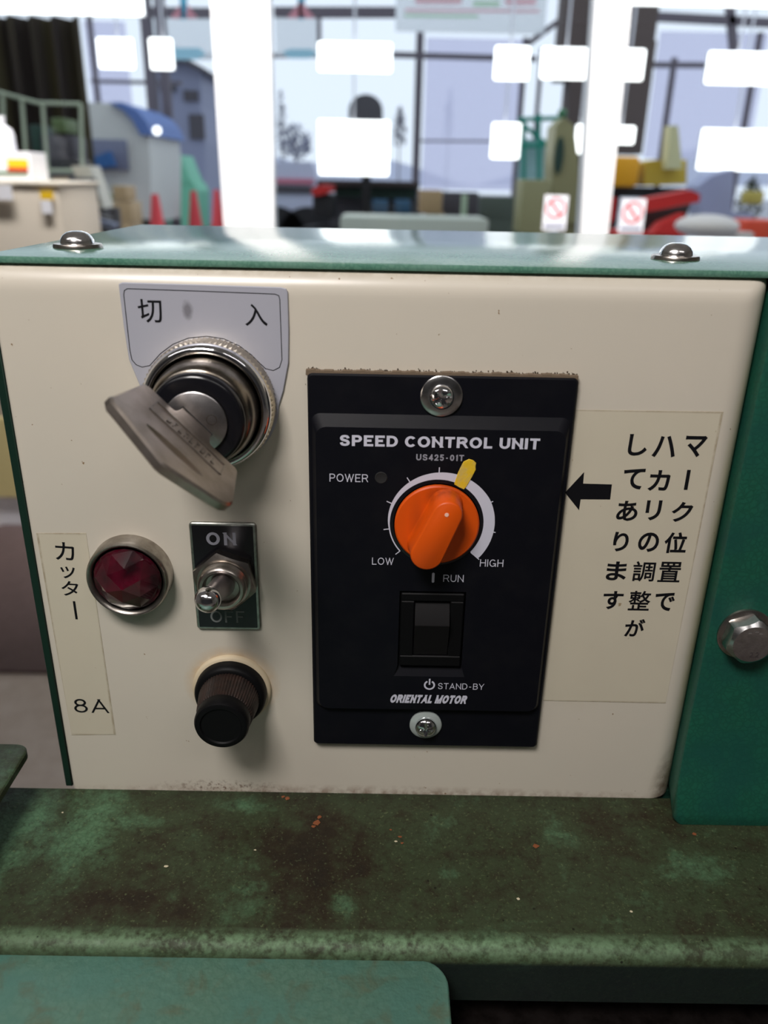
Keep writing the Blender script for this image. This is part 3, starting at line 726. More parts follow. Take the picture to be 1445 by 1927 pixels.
glyphs(lb, '切', zk(352, 224).x, zk(352, 224).z, -.6, h=5.0, bold=.006, thick=.05)
link('lettering', lb, M['ink'], ks, smooth=0); lb = bmesh.new()
glyphs(lb, '入', zk(1038, 250).x, zk(1038, 250).z, -.6, h=4.7, bold=.006, thick=.05)
link('lettering', lb, M['ink'], ks, smooth=0)
bl = [(350, 578), (300, 588), (262, 572), (235, 540), (222, 480), (182, 120), (186, 92), (205, 80), (700, 97), (1160, 115), (1185, 125), (1192, 150), (1206, 540), (1190, 590), (1150, 610), (1100, 598), (1060, 560), (1010, 510), (930, 450), (830, 405), (720, 388), (600, 400), (500, 440), (420, 500), (350, 578)]
bmr = bmesh.new(); pts = [Vector((zk(*p).x, -.62, zk(*p).z)) for p in bl]
for i in range(len(pts)-1):
    a_, b_ = pts[i], pts[i+1]; d = (b_-a_).normalized(); n0 = Vector((-d.z, 0, d.x))*.09; e0 = d*.05
    bmr.faces.new([bmr.verts.new(p) for p in (a_-e0+n0, b_+e0+n0, b_+e0-n0, a_-e0-n0)])
link('legend_border', bmr, M['ink'], ks, smooth=0)
# knurled skirt
bm = bmesh.new(); seg = 160; rings = []
for k in range(9):
    y = -.6-k*.62; rr_ = []
    for i in range(seg):
        r = 14.35+(.32 if ((i+k) % 2 == 0) else -.1) if 0 < k < 8 else 14.2
        t = 2*math.pi*i/seg; rr_.append(bm.verts.new((KX+r*math.cos(t), y, KZ+r*math.sin(t))))
    rings.append(rr_)
_skin(bm, rings, seg, True, True); link('knurled_skirt', bm, M['knurl'], ks, smooth=20)
link('chrome_bezel', lathe(bmesh.new(), [(14.2, -5.5), (14.25, -6.1), (14.0, -6.9), (13.5, -7.5), (12.9, -7.75), (12.3, -7.6), (12.1, -7.0), (12.05, -5.6)], KX, KZ, 96, False, False), M['chrome'], ks, smooth=60)
link('inner_gap', lathe(bmesh.new(), [(12.06, -5.7), (0, -5.7)], KX, KZ, 64), M['dark'], ks)
link('barrel', lathe(bmesh.new(), [(11.6, -5.6), (11.6, -9.0), (11.2, -11.5), (10.6, -13.4), (10.0, -14.0), (0, -14.0)], KX, KZ, 96), M['gun'], ks, smooth=50)
link('black_collar', lathe(bmesh.new(), [(9.95, -13.9), (10.05, -15.6), (9.7, -16.4), (9.0, -16.7), (6.7, -16.7), (6.7, -16.0), (0, -16.0)], KX, KZ, 96), M['blackgloss'], ks, smooth=45)
SA = math.radians(46); sv = Vector((math.cos(SA), 0, -math.sin(SA))); nv_ = Vector((math.sin(SA), 0, math.cos(SA)))
def K(a_, y, n=0): return Vector((KX, y, KZ))+sv*a_+nv_*n
cyl = bmesh.new(); lathe(cyl, [(6.55, -15.9), (6.55, -17.3), (6.3, -17.5), (0, -17.5)], KX, KZ, 72)
cl_ = link('lock_cylinder', cyl, M['face'], ks, smooth=40)
sl = bmesh.new(); loft(sl, [[K(-4.1, -17.4, -.55), K(4.1, -17.4, -.55), K(4.1, -17.4, .95), K(-4.1, -17.4, .95)], [K(-4.1, -17.56, -.55), K(4.1, -17.56, -.55), K(4.1, -17.56, .95), K(-4.1, -17.56, .95)]])
loft(sl, [[K(-.6, -17.4, -2.6), K(.6, -17.4, -2.6), K(.6, -17.4, 0), K(-.6, -17.4, 0)], [K(-.6, -17.56, -2.6), K(.6, -17.56, -2.6), K(.6, -17.56, 0), K(-.6, -17.56, 0)]])
link('keyway', sl, M['dark'], cl_, smooth=0)
c_ = Y(180+750/3.44, 520+930/3.44, -17.5); sm = bmesh.new()
for i in range(24):
    t0, t1 = 2*math.pi*i/24, 2*math.pi*(i+1)/24
    sm.faces.new([sm.verts.new((c_.x+r*math.cos(t), -17.53, c_.z+r*math.sin(t))) for r, t in ((1.1, t0), (1.1, t1), (.98, t1), (.98, t0))])
link('stamped_mark', sm, M['gun'], cl_, smooth=0)
# key
key = thing('key', 'flat nickel key left in the lock with its bow turned left', 'key', tuple(K(0, -30)))
outl = [(-11.7, -22.7), (11.9, -22.7), (12.6, -23.2), (14.5, -36.6), (14.2, -38.2), (13.2, -39.8), (11.8, -40.6), (.7, -45.1), (-.7, -45.1), (-11.8, -40.9), (-13.6, -40.4), (-14.5, -38.9), (-14.2, -37.4), (-12.4, -23.2)]
hol = [(6.9*math.cos(t)*1.0, -37.6+1.25*math.sin(t)*(1.0)) for t in [2*math.pi*i/20 for i in range(20)]]
bm = bmesh.new()
def side(n, k):
    V = [bm.verts.new(K(a_*(1-k), -33.5+(y+33.5)*(1-k*1.3), n)) for a_, y in outl]; Hh = [bm.verts.new(K(a_, y, n)) for a_, y in hol]
    E = []
    for L in (V, Hh):
        for i in range(len(L)): E.append(bm.edges.new((L[i], L[(i+1) % len(L)])))
    bmesh.ops.triangle_fill(bm, use_beauty=True, edges=E)
    return V, Hh
T_ = 1.15
Vf, Hf = side(T_, .035); Vb, Hb = side(-T_, .035)
Vm = [bm.verts.new(K(a_, y, T_-.45)) for a_, y in outl]; Vn = [bm.verts.new(K(a_, y, -T_+.45)) for a_, y in outl]
for A_, B_ in ((Vf, Vm), (Vm, Vn), (Vn, Vb)):
    for i in range(len(A_)): bm.faces.new((A_[i], A_[(i+1) % len(A_)], B_[(i+1) % len(A_)], B_[i]))
for i in range(20): bm.faces.new((Hf[i], Hf[(i+1) % 20], Hb[(i+1) % 20], Hb[i]))
link('bow', bm, M['keym'], key, smooth=30)
bm = bmesh.new()
nk = [(-5.6, -22.9), (-4.5, -21.6), (-4.0, -19.4), (-3.9, -16.5), (3.9, -16.5), (4.0, -19.4), (4.5, -21.6), (5.6, -22.9)]
loft(bm, [[K(a_, y, -.75) for a_, y in nk], [K(a_, y, .75) for a_, y in nk]]); link('blade', bm, M['keym'], key, smooth=30)
bm = bmesh.new()                               # raised frame and small embossed marks on the bow
def bar(a0, a1, y0, y1): loft(bm, [[K(a0, y0, T_-.05), K(a1, y0, T_-.05), K(a1, y1, T_-.05), K(a0, y1, T_-.05)], [K(a0, y0, T_+.22), K(a1, y0, T_+.22), K(a1, y1, T_+.22), K(a0, y1, T_+.22)]])
bar(-8.4, 9.6, -26.4, -26.1); bar(-8.4, 9.6, -31.4, -31.1); bar(-8.4, -8.1, -31.4, -26.1); bar(9.3, 9.6, -31.4, -26.1)
rn = random.Random(3)
for i in range(9):
    a0 = -4.6+i*1.4; bar(a0, a0+.25, -30.0, -27.6)
    bar(a0, a0+.8, -27.9, -27.6) if i % 2 else bar(a0, a0+.8, -30, -29.7)
    if i % 3 == 0: bar(a0+.7, a0+.95, -29.4, -28.0)
link('embossed_mark', bm, M['nickel'], key, smooth=0)
# ------------------------------------------------------------------ indicator lamp
LX, LZ = -74.3, -.3
il = thing('indicator_lamp', 'round dark red faceted indicator lamp left of the toggle switch', 'indicator lamp', (LX, 0, -10))
link('bezel', lathe(bmesh.new(), [(10.1, 0), (10.0, -3.6), (9.85, -4.6), (9.5, -5.1), (9.1, -5.0), (8.5, -3.9), (8.3, -3.0), (8.3, -1)], LX, LZ, 96, False, False), M['lamprim'], il, smooth=50)
bm = bmesh.new(); rl = 8.25
V0 = [bm.verts.new((LX+rl*math.cos(2*math.pi*i/24), -4.2, LZ+rl*math.sin(2*math.pi*i/24))) for i in range(24)]
V1 = [bm.verts.new((LX+4.6*math.cos(math.radians(60*i+22)), -7.6, LZ+4.6*math.sin(math.radians(60*i+22)))) for i in range(6)]
V2 = [bm.verts.new((LX+7.6*math.cos(math.radians(60*i+52)), -5.2, LZ+7.6*math.sin(math.radians(60*i+52)))) for i in range(6)]
ap = bm.verts.new((LX+.2, -9.4, LZ-.2))
for i in range(6):
    bm.faces.new((ap, V1[i], V1[(i+1) % 6])); bm.faces.new((V1[i], V2[i], V1[(i+1) % 6]))
rim = [(math.degrees(math.atan2(v.co.z-LZ, v.co.x-LX)) % 360, v) for v in V0]
for i in range(6):
    a_, b_, c_ = V2[i-1], V1[i], V2[i]
    ta, tb = (60*(i-1)+52) % 360, (60*i+52) % 360
    k0 = round(ta/15) % 24; k1 = round(tb/15) % 24; ks_ = []; k = k0
    while True:
        ks_.append(V0[k])
        if k == k1: break
        k = (k+1) % 24
    mid = len(ks_)//2
    for q in range(mid): bm.faces.new((a_, ks_[q], ks_[q+1]))
    bm.faces.new((a_, ks_[mid], b_))
    bm.faces.new((b_, ks_[mid], c_))
    for q in range(mid, len(ks_)-1): bm.faces.new((c_, ks_[q], ks_[q+1]))
link('lens', bm, M['ruby'], il, smooth=0)
link('lamp_cup', lathe(bmesh.new(), [(8.3, -.6), (0, -.6)], LX, LZ, 48), mat('dark_red_cup', (.012, .001, .002), .5), il)
# ------------------------------------------------------------------ toggle switch
TX, TZ = -51.1, -1.1
ts = thing('toggle_switch', 'chrome bat toggle switch on a black rectangular plate', 'toggle switch', (TX, 0, -16))
link('name_plate', prism(bmesh.new(), rrect(-59.3, -43.1, -15.9, 13.6, .9), 0, -.9, .25), M['platerim'], ts, smooth=30)
link('black_field', prism(bmesh.new(), rrect(-58.6, -43.9, -15.2, 12.9, .25), -.85, -.96), M['blackgloss'], ts, smooth=0)
for body, u0, u1, v0, m_ in (('ON', 388, 446, 1014, M['printdim']), ('OFF', 396, 460, 1160.5, mat('dim_print', srgb(112, 116, 114), .5))):
    a_, b_ = Y(u0, v0, -1), Y(u1, v0, -1); bm = bmesh.new()
    capitals(bm, body, (a_.x+b_.x)/2, (a_.z+b_.z)/2, -.96, b_.x-a_.x, 3.4, .2 if body == 'ON' else .14, space=1.5 if body == 'ON' else 1.2); link('lettering', bm, m_, ts, smooth=0)
bm = bmesh.new(); L0 = []; L1 = []; L2 = []
for k in range(72):
    t = 2*math.pi*k/72; ta = (t-math.radians(41)) % (math.pi/3)-math.pi/6
    rh = 6.95/math.cos(ta); x_, z_ = math.cos(t), math.sin(t)
    L0.append((TX+rh*x_, -.96, TZ+rh*z_)); L1.append((TX+rh*x_, -3.2-.45*(1-(rh-6.95)/1.08), TZ+rh*z_)); L2.append((TX+6.5*x_, -3.9, TZ+6.5*z_))
loft(bm, [L0, L1, L2]); link('hex_nut', bm, M['nickel'], ts, smooth=22)
link('bushing', lathe(bmesh.new(), [(5.8, -3.7), (5.8, -4.4), (5.95, -4.7), (5.75, -5.0), (5.95, -5.4), (5.75, -5.7), (5.95, -6.1), (5.6, -6.9), (5.2, -7.2), (4.6, -7.25), (4.2, -6.7), (4.0, -5.5), (0, -5.0)], TX, TZ, 72, False, True), M['nickel'], ts, smooth=30)
link('index_tick', BX(TX-.2, TX+1.3, -1.1, -.9, TZ-8.3, TZ-8.05), M['print'], ts, smooth=0)
ballc = Vector(Y(391.5, 1128, -20)); base = Vector((TX, -4.8, TZ)); d = ballc-base
bm = bmesh.new(); tube(bm, [base+d*f for f in (0, .15, .5, .86, .95)], [2.9, 2.8, 2.5, 2.2, 2.0], 32); link('lever', bm, metal('lever_steel', (.46, .43, .44), .38), ts, smooth=50)
bm = bmesh.new(); bmesh.ops.create_uvsphere(bm, u_segments=48, v_segments=24, radius=2.95)
for v in bm.verts: v.co += ballc
link('lever_ball', bm, M['chrome'], ts, smooth=80)
# ------------------------------------------------------------------ fuse holder
FX, FZ_ = -51.5, -34.3
fh = thing('fuse_holder', 'dark brown round fuse holder with black cap below the toggle switch', 'fuse holder', (FX, 0, -44))
link('gasket', lathe(bmesh.new(), [(10.3, 0), (10.25, -.9), (9.9, -1.3), (8.8, -1.4), (0, -1.4)], FX, FZ_, 72), M['gasket'], fh, smooth=50)
link('flange', lathe(bmesh.new(), [(9.3, -1.3), (9.3, -3.2), (8.9, -4.2), (8.3, -4.6), (7.6, -4.7), (0, -4.7)], FX, FZ_, 72), M['blackmatt'], fh, smooth=50)
bm = bmesh.new(); rings = []; seg = 120
for r, y in ((7.7, -4.6), (7.6, -6), (7.2, -9), (6.9, -11.6), (6.6, -12.1)):
    rings.append([bm.verts.new((FX+(r+(.12 if i % 2 else -.12))*math.cos(2*math.pi*i/seg), y, FZ_+(r+(.12 if i % 2 else -.12))*math.sin(2*math.pi*i/seg))) for i in range(seg)])
_skin(bm, rings, seg, True, True); link('ribbed_barrel', bm, M['brown'], fh, smooth=50)
link('cap', lathe(bmesh.new(), [(6.5, -11.8), (6.75, -12.3), (6.75, -15.2), (6.4, -15.9), (5.9, -16.1), (5.2, -16.1), (4.9, -15.7), (0, -15.6)], FX, FZ_, 72), M['blackmatt'], fh, smooth=40)
# ------------------------------------------------------------------ tape labels
def quadlabel(name, px, m_, lab, cat, y=0):
    P = [Y(u, v, y) for u, v in px]
    t = thing(name, lab, cat, (P[0].x, 0, P[2].z))
    bm = bmesh.new(); loft(bm, [[(p.x, .0, p.z) for p in P], [(p.x, -.09, p.z) for p in P]]); link('tape_film', bm, m_, t, smooth=0)
    return t
a, b = Y(68, 1003), Y(218, 1382)
t1 = quadlabel('cutter_label', [(68, 1003), (162, 1003), (218, 1382), (135, 1383)], tape('yellowed_tape', -96.3, -84.2, -50.2, 9.85), 'narrow yellowed tape label with vertical black writing beside the red lamp', 'label')
bm = bmesh.new()
for ch, u, v, h_, w_, rot in (('カ', 122, 1037, 4.9, 4.7, -3), ('ッ', 128, 1077, 3.3, 3.6, -3), ('タ', 132, 1107, 4.2, 4.3, -3)):
    c = Y(u, v); glyphs(bm, ch, c.x, c.z, -.09, w=w_, h=h_, bold=.008, thick=.04, rot=rot)
c0, c1_ = Y(139, 1131), Y(145, 1165); box(bm, (c0.x+c1_.x)/2-.3, (c0.x+c1_.x)/2+.3, -.14, -.09, c1_.z, c0.z)
link('lettering', bm, M['ink'], t1, smooth=0); bm = bmesh.new()
c = Y(172, 1328); capitals(bm, '8A', c.x, c.z, -.09, 9.3, 4.4, .115, thick=.04, space=1.0)
link('lettering', bm, M['ink'], t1, smooth=0)
t2 = quadlabel('adjustment_label', [(1083, 771), (1361, 775), (1252, 1323), (1022, 1318)], tape('wide_yellowed_tape', 20, 63.9, -36.6, 43.1), 'wide yellowed tape label with arrow and three columns of black writing', 'label')
# keep the tape clear of the black unit's flange
for v in t2.children[0].data.vertices: v.co.x = max(v.co.x, (HW+.15-ORG[t2].x)*S)
bm = bmesh.new()
cols = ((('マ', 1308, 840), ('|', 1293, 902), ('ク', 1283, 963), ('位', 1271, 1021), ('置', 1260, 1076), ('で', 1250, 1132)),
        (('ハ', 1250, 840), ('カ', 1240, 904), ('リ', 1229, 960), ('の', 1220, 1020), ('調', 1211, 1075), ('整', 1203, 1130), ('が', 1194, 1181)),
        (('し', 1200, 837), ('て', 1192, 901), ('あ', 1180, 961), ('り', 1168, 1019), ('ま', 1160, 1074), ('す', 1153, 1129)))
for cc in cols:
    for ch, u, v in cc:
        c = Y(u, v)
        if ch == '|': box(bm, c.x-.42, c.x+.42, -.14, -.09, c.z-2.6, c.z+2.4); continue
        sz = 5.5 if ch in '位置調整' else 5.0
        ww = {'リ': 3.7, 'り': 3.7, 'し': 4.4, 'ハ': 5.4}.get(ch, sz)
        glyphs(bm, ch, c.x, c.z, -.09, w=ww, h=5.2 if ch not in '位置調整' else 5.6, bold=.024 if ch not in '置調整' else .014, thick=.05)
link('lettering', bm, M['ink'], t2, smooth=0)
z5 = lambda a_, b_: Y(1040+a_/3.2123, 740+b_/3.2123)
P = [z5(*p) for p in ((100, 600), (189, 475), (183, 545), (357, 550), (346, 641), (168, 640), (158, 706))]
P[0].x = HW+.2
bm = bmesh.new(); f = bm.faces.new([bm.verts.new((p.x, -.13, p.z)) for p in P]); link('arrow', bm, M['ink'], t2, smooth=0)
# dust in the gap above the black unit
gr = mat('grime', srgb(78, 66, 52), .9)
bm = bmesh.new(); rn = random.Random(5)
for i in range(120):
    x = rn.uniform(-HW-.6, HW); z = HH+.45+abs(rn.gauss(0, .22)); r = rn.uniform(.08, .2)
    if x < -HW: z = rn.uniform(HH-8, HH+1)
    bmesh.ops.create_icosphere(bm, subdivisions=1, radius=r, matrix=Matrix.Translation((x, -.12, z)))
gk = bmesh.new()
for i in range(60):
    x = -HW-.3+i*(2*HW+.2)/60; hh_ = HH+.55+.12*math.sin(i*1.7)+.08*math.sin(i*.6+1)
    box(gk, x, x+(2*HW+.2)/60+.01, -1.5, -.02, HH-.5, hh_)
link('grimy_gasket', gk, mat('brown_grime', srgb(112, 96, 78), .9), su, smooth=0)
o = link('dust_line', bm, gr, su, smooth=0); o['kind'] = 'stuff'
# ------------------------------------------------------------------ beyond and beside the machine
def W(u, v, m): return Y(u, v, m*1000.0+CY)           # point at m metres in front of the camera
def bgbox(bm, u0, v0, u1, v1, m, dep, bev=0):
    c = W((u0+u1)/2, (v0+v1)/2, m); a = W(u0, (v0+v1)/2, m); b = W(u1, (v0+v1)/2, m); t = W((u0+u1)/2, v0, m); d = W((u0+u1)/2, v1, m)
    return box(bm, a.x, b.x, c.y, c.y+dep, d.z, t.z, bev, 2)
def bgpoly(bm, pts, m, dep):
    P = [W(u, v, m) for u, v in pts]
    loft(bm, [[(p.x, p.y, p.z) for p in P], [(p.x, p.y+dep, p.z) for p in P]]); return bm
def cm_(name, rgb, rough=.6, **k): return mat(name, srgb(*rgb), rough, **k)
def simple(name, bm, m_, label, cat, group=None, smooth=30): return tag(link(name, bm, m_, None, None, smooth), label, cat, group)
def legs(parent, x0, x1, y0, y1, ztop, r, m_):
    for x in (x0, x1):
        for y in (y0, y1): link('leg', BX(x-r, x+r, y-r, y+r, FZ-9.5, ztop), m_, parent, smooth=0)
YD = FZ-10                                           # yard level
C_ = {k: cm_(k, v) for k, v in dict(beige=(196, 186, 170), palebeige=(214, 206, 190), yellow=(240, 196, 20), red=(205, 40, 36), greenp=(60, 120, 80), teal=(30, 140, 120),
     olive=(150, 146, 104), palegreen=(180, 200, 170), darkbrown=(58, 46, 44), darkgrey=(70, 66, 72), black=(24, 22, 24), lav=(190, 194, 220), white=(240, 240, 245), blue=(60, 110, 170),
     bluegrey=(130, 134, 156), cardboard=(180, 150, 110), darkgreen=(30, 62, 50), mint=(120, 200, 165), orange=(235, 110, 40), cyan=(90, 190, 220), amber=(240, 170, 20), leaf=(92, 110, 66)).items()}
# left cabinet in front of the glass
cab = thing('office_cabinet', 'beige metal cabinet standing left in front of the glass wall', 'cabinet', tuple(W(0, 700, 2.1)))
a, b = W(-330, 350, 2.1), W(110, 350, 2.1)
link('cabinet_body', BX(a.x, b.x, a.y, a.y+280, FZ+95, b.z, 6, 2), C_['beige'], cab)
link('plinth', BX(a.x, b.x, a.y+5, a.y+275, FZ, FZ+94), C_['white'], cab, smooth=0)
link('lower_panel', BX(a.x+15, b.x-10, a.y-6, a.y, FZ+96, FZ+330, 2, 1), cm_('pale_yellow', (226, 210, 150)), cab)
link('cabinet_top', BX(a.x-5, b.x+5, a.y-5, a.y+285, b.z, b.z+9, 2, 1), C_['palebeige'], cab)
s = bmesh.new(); bgbox(s, 76, 360, 99, 376, 2.09, 5); link('sticker', s, C_['yellow'], cab, smooth=0)
s = bmesh.new(); bgbox(s, 78, 376, 97, 402, 2.09, 5); link('sticker', s, C_['white'], cab, smooth=0)
s = bmesh.new(); bgbox(s, -20, 348, 22, 376, 2.085, 5); link('paper_sheet', s, C_['white'], cab, smooth=0)
bx = thing('carton', 'white carton with yellow and red bands on the beige cabinet', 'box', (W(20, 345, 2.25).x, 2100, b.z+9))
z0 = b.z+9.2
pA, pB = W(-60, 300, 2.25), W(100, 300, 2.25)
link('carton_body', BX(pA.x, W(56, 300, 2.25).x, pA.y, pA.y+110, z0, W(0, 285, 2.25).z, 1.5, 1), C_['white'], bx)
for c0, v0, v1 in (('yellow', 300, 315), ('red', 315, 323), ('greenp', 323, 328)):
    s = bmesh.new(); bgbox(s, 14 if c0 != 'greenp' else -10, v0, 52, v1, 2.247, 2); link('colour_band', s, C_[c0], bx, smooth=0)
p = W(10, 285, 2.3); bt = thing('bottle', 'round white bottle standing on the carton with yellow band', 'bottle', (p.x, p.y, p.z+1))
link('bottle_body', lathez(bmesh.new(), [(26, p.z+1), (28, p.z+5), (28, p.z+38), (24, p.z+52), (10, p.z+62), (9, p.z+70)], p.x, p.y, 24), C_['white'], bt)
link('cap', lathez(bmesh.new(), [(11, p.z+70), (11, p.z+84)], p.x, p.y, 20), C_['white'], bt)
# door mat on the showroom floor
def fl(u, v): q = Z(u, v, FZ); return q
q0, q1 = fl(40, 985), fl(60, 1268)
mt = mat('brown_mat', srgb(98, 82, 80), .95); nn = N(mt); nn.color(nn.mix(nn.noise(.05, 4), srgb(106, 88, 86), srgb(84, 70, 68)))
mb = bmesh.new(); pm = [(q0.x-10, q0.y), (q0.x-420, q0.y-380), (q0.x-420, q1.y), (q0.x+900, q1.y), (q0.x+900, q0.y)]
loft(mb, [[(x, y, FZ+.5) for x, y in pm], [(x, y, FZ+8) for x, y in pm]])
simple('floor_mat', mb, mt, 'dark brown floor mat lying on the beige floor behind the machine', 'mat', smooth=0)
# signs stuck on the glass
for u, v, wpx, hpx, wh in ((1043, 400, 44, 66, 'left of'), (1187, 406, 46, 64, 'right of')):
    a_, b_, t_, d_ = Y(u-wpx/2, v, GY+2), Y(u+wpx/2, v, GY+2), Y(u, v-hpx/2, GY+2), Y(u, v+hpx/2, GY+2)
    s_ = thing('window_sign', 'small white sign with a red ring stuck on glass %s right white post' % wh, 'sign', (a_.x, GY, d_.z), 'small ring signs on the glass')
    link('sign_sheet', BX(a_.x, b_.x, GY-12, GY-9.5, d_.z, t_.z), C_['white'], s_, smooth=0)
    cx_, cz_ = (a_.x+b_.x)/2, t_.z-(b_.x-a_.x)*.52; R0 = (b_.x-a_.x)*.42
    rg = bmesh.new(); n_ = 32
    for i in range(n_):
        t0, t1 = 2*math.pi*i/n_, 2*math.pi*(i+1)/n_
        rg.faces.new([rg.verts.new((cx_+r*math.cos(t), GY-12.6, cz_+r*math.sin(t))) for r, t in ((R0, t0), (R0, t1), (R0*.8, t1), (R0*.8, t0))])
    o_ = R0*.62; rg.faces.new([rg.verts.new(p) for p in ((cx_-o_-2, GY-12.8, cz_+o_), (cx_-o_+4, GY-12.8, cz_+o_+4), (cx_+o_+2, GY-12.8, cz_-o_), (cx_+o_-4, GY-12.8, cz_-o_-4))])
    link('red_ring', rg, cm_('sign_red', (214, 70, 80)), s_, smooth=0)
    link('text_bar', BX(a_.x+6, b_.x-6, GY-12.9, GY-12.1, d_.z+8, d_.z+16), C_['bluegrey'], s_, smooth=0)
# hall frame outside: dark steel posts and beams
def beam(u0, v0, u1, v1, th, m, label, cat='beam', mt_='darksteel', name='steel_beam', grp='dark steel beams beyond the glass'):
    a_, b_ = W(u0, v0, m), W(u1, v1, m); h = th*m*1000/1560/2; bm = bmesh.new()
    d_ = (b_-a_).normalized(); n_ = Vector((-d_.z, 0, d_.x))*h
    loft(bm, [[a_+n_, b_+n_, b_-n_, a_-n_], [a_+n_+Vector((0, 80, 0)), b_+n_+Vector((0, 80, 0)), b_-n_+Vector((0, 80, 0)), a_-n_+Vector((0, 80, 0))]])
    return simple(name, bm, M[mt_], label, cat, grp, 0)
def upright(u, vt, th, m, label, lean=0, mt_='darksteel', bottom=None):
    a_ = W(u, vt, m); h = th*m*1000/1560/2; zb = YD if bottom is None else W(u, bottom, m).z
    bm = bmesh.new(); box(bm, a_.x-h, a_.x+h, a_.y, a_.y+2*h, zb, a_.z)
    return simple('steel_post', bm, M[mt_], label, 'post', 'dark posts beyond the glass', 0)
upright(165, 20, 8, 8.0, 'thin dark post left of the paired brown posts')
upright(256, -160, 17, 7.0, 'left one of the paired brown posts behind the glass')
upright(285, -160, 15, 7.0, 'right one of the paired brown posts behind the glass')
upright(791, 60, 13, 9.0, 'dark upright at the left side of the big lavender window')
upright(990, 70, 9, 9.0, 'thin upright at the right side of the big lavender window')
upright(1021, 90, 7, 9.0, 'thin upright between lavender window and wide brown pillar')
upright(1271, 108, 9, 9.0, 'thin brown post above the yellow machine')
upright(1433, 60, 9, 9.0, 'thin dark post at the far right')
upright(600, 30, 7, 9.0, 'thin dark upright right of the double white post', bottom=95)
beam(270, 22, 400, 24, 15, 8.5, 'dark roof beam left of the double white post')
beam(515, 22, 745, 22, 15, 8.5, 'dark roof beam right of the double white post')
beam(170, 152, 340, 156, 5, 8.5, 'thin dark rail left behind the paired posts')
beam(300, 105, 600, 103, 6, 8.6, 'thin rail passing behind the double white post')
beam(738, 102, 1010, 110, 8, 8.5, 'dark rail across the big lavender window')
beam(790, 265, 975, 266, 3, 8.5, 'thin lower rail across the big lavender window')
beam(1225, 121, 1340, 122, 8, 8.5, 'dark rail right of the wide brown pillar')
beam(1235, 30, 1460, 42, 13, 8.5, 'dark sloping roof beam at top right')
beam(1376, 10, 1384, 95, 12, 8.5, 'short dark brace under the sloping roof beam')
beam(990, 85, 1075, 22, 9, 8.5, 'slanting dark brace beside the wide brown pillar')
bm = bmesh.new(); bgbox(bm, 1066, -200, 1120, 150, 7.6, 300); bgbox(bm, 1060, 150, 1098, 420, 7.6, 280); simple('timber_pillar', bm, M['darkwood'], 'wide dark brown pillar left of the right white post', 'pillar', smooth=0)
bm = bmesh.new(); bgbox(bm, 1168, 8, 1237, 75, 7.4, 300); bgbox(bm, 1160, 75, 1222, 290, 7.4, 280); simple('timber_pillar', bm, M['darkwood'], 'wide dark brown pillar right of the right white post', 'pillar', smooth=0)
# dark curtain and rack at left
def curtain_mat():
    m = mat('dark_curtain', srgb(52, 44, 38), .9); n = N(m)
    st_ = n.t.nodes.new('ShaderNodeMapping'); st_.inputs['Scale'].default_value = (1, 1, .04); n.t.links.new(n.pos, st_.inputs[0])
    n.color(n.mix(n.ramp(n.noise(.008, 3, .6, st_.outputs[0]), [(.4, 0.0), (.62, 1.0)]), srgb(78, 68, 62), srgb(112, 104, 74))); return m
bm = bmesh.new(); a_, b_ = W(-260, 25, 5.0), W(152, 25, 5.0); n_ = 46; top = []; bot = []
for i in range(n_+1):
    x = a_.x+(b_.x-a_.x)*i/n_; y = a_.y+60*math.sin(i*1.35); top.append((x, y, a_.z)); bot.append((x, y, YD))
for i in range(n_): bm.faces.new([bm.verts.new(p) for p in (top[i], top[i+1], bot[i+1], bot[i])])
r_ = bmesh.ops.solidify(bm, geom=bm.faces[:], thickness=6)
simple('dark_curtain', bm, curtain_mat(), 'dark brown pleated curtain hanging at the left beyond the glass', 'curtain', smooth=0)
ml = thing('mesh_panel', 'pale green metal guard rail with uprights before the dark curtain', 'railing', tuple(W(75, 330, 3.4)))
for p_, q_ in (((-60, 163), (0, 174)), ((0, 174), (72, 194)), ((72, 194), (152, 196)), ((152, 196), (158, 420)), ((5, 176), (12, 420)), ((41, 186), (58, 420)), ((80, 195), (97, 420)), ((-20, 320), (158, 322))):
    link('rail', tube(bmesh.new(), [W(*p_, 3.8), W(*q_, 3.8)], 8, 10), cm_('pale_green_rail', (176, 186, 162)), ml)
rk_ = thing('storage_rack', 'dark rack with machine parts behind the pale guard rail', 'rack', tuple(W(100, 420, 4.2)))
for u0, v0, u1, v1, c0 in ((60, 235, 78, 330, 'darkgreen'), (78, 255, 140, 300, 'darkgrey'), (85, 300, 150, 325, 'black'), (96, 222, 122, 250, 'leaf'), (40, 300, 70, 335, 'bluegrey')):
    s = bmesh.new(); bgbox(s, u0, v0, u1, v1, 4.2, 180, 8); link('stored_part', s, C_[c0], rk_)
s = bmesh.new(); bgbox(s, 30, 326, 152, 332, 4.15, 300); a_ = W(30, 400, 4.15); b_ = W(152, 400, 4.15)
link('shelf', s, C_['darkgrey'], rk_, smooth=0)
for x in (a_.x+20, b_.x-20): link('leg', BX(x-15, x+15, a_.y+10, a_.y+60, YD, W(90, 330, 4.15).z), C_['darkgrey'], rk_, smooth=0)
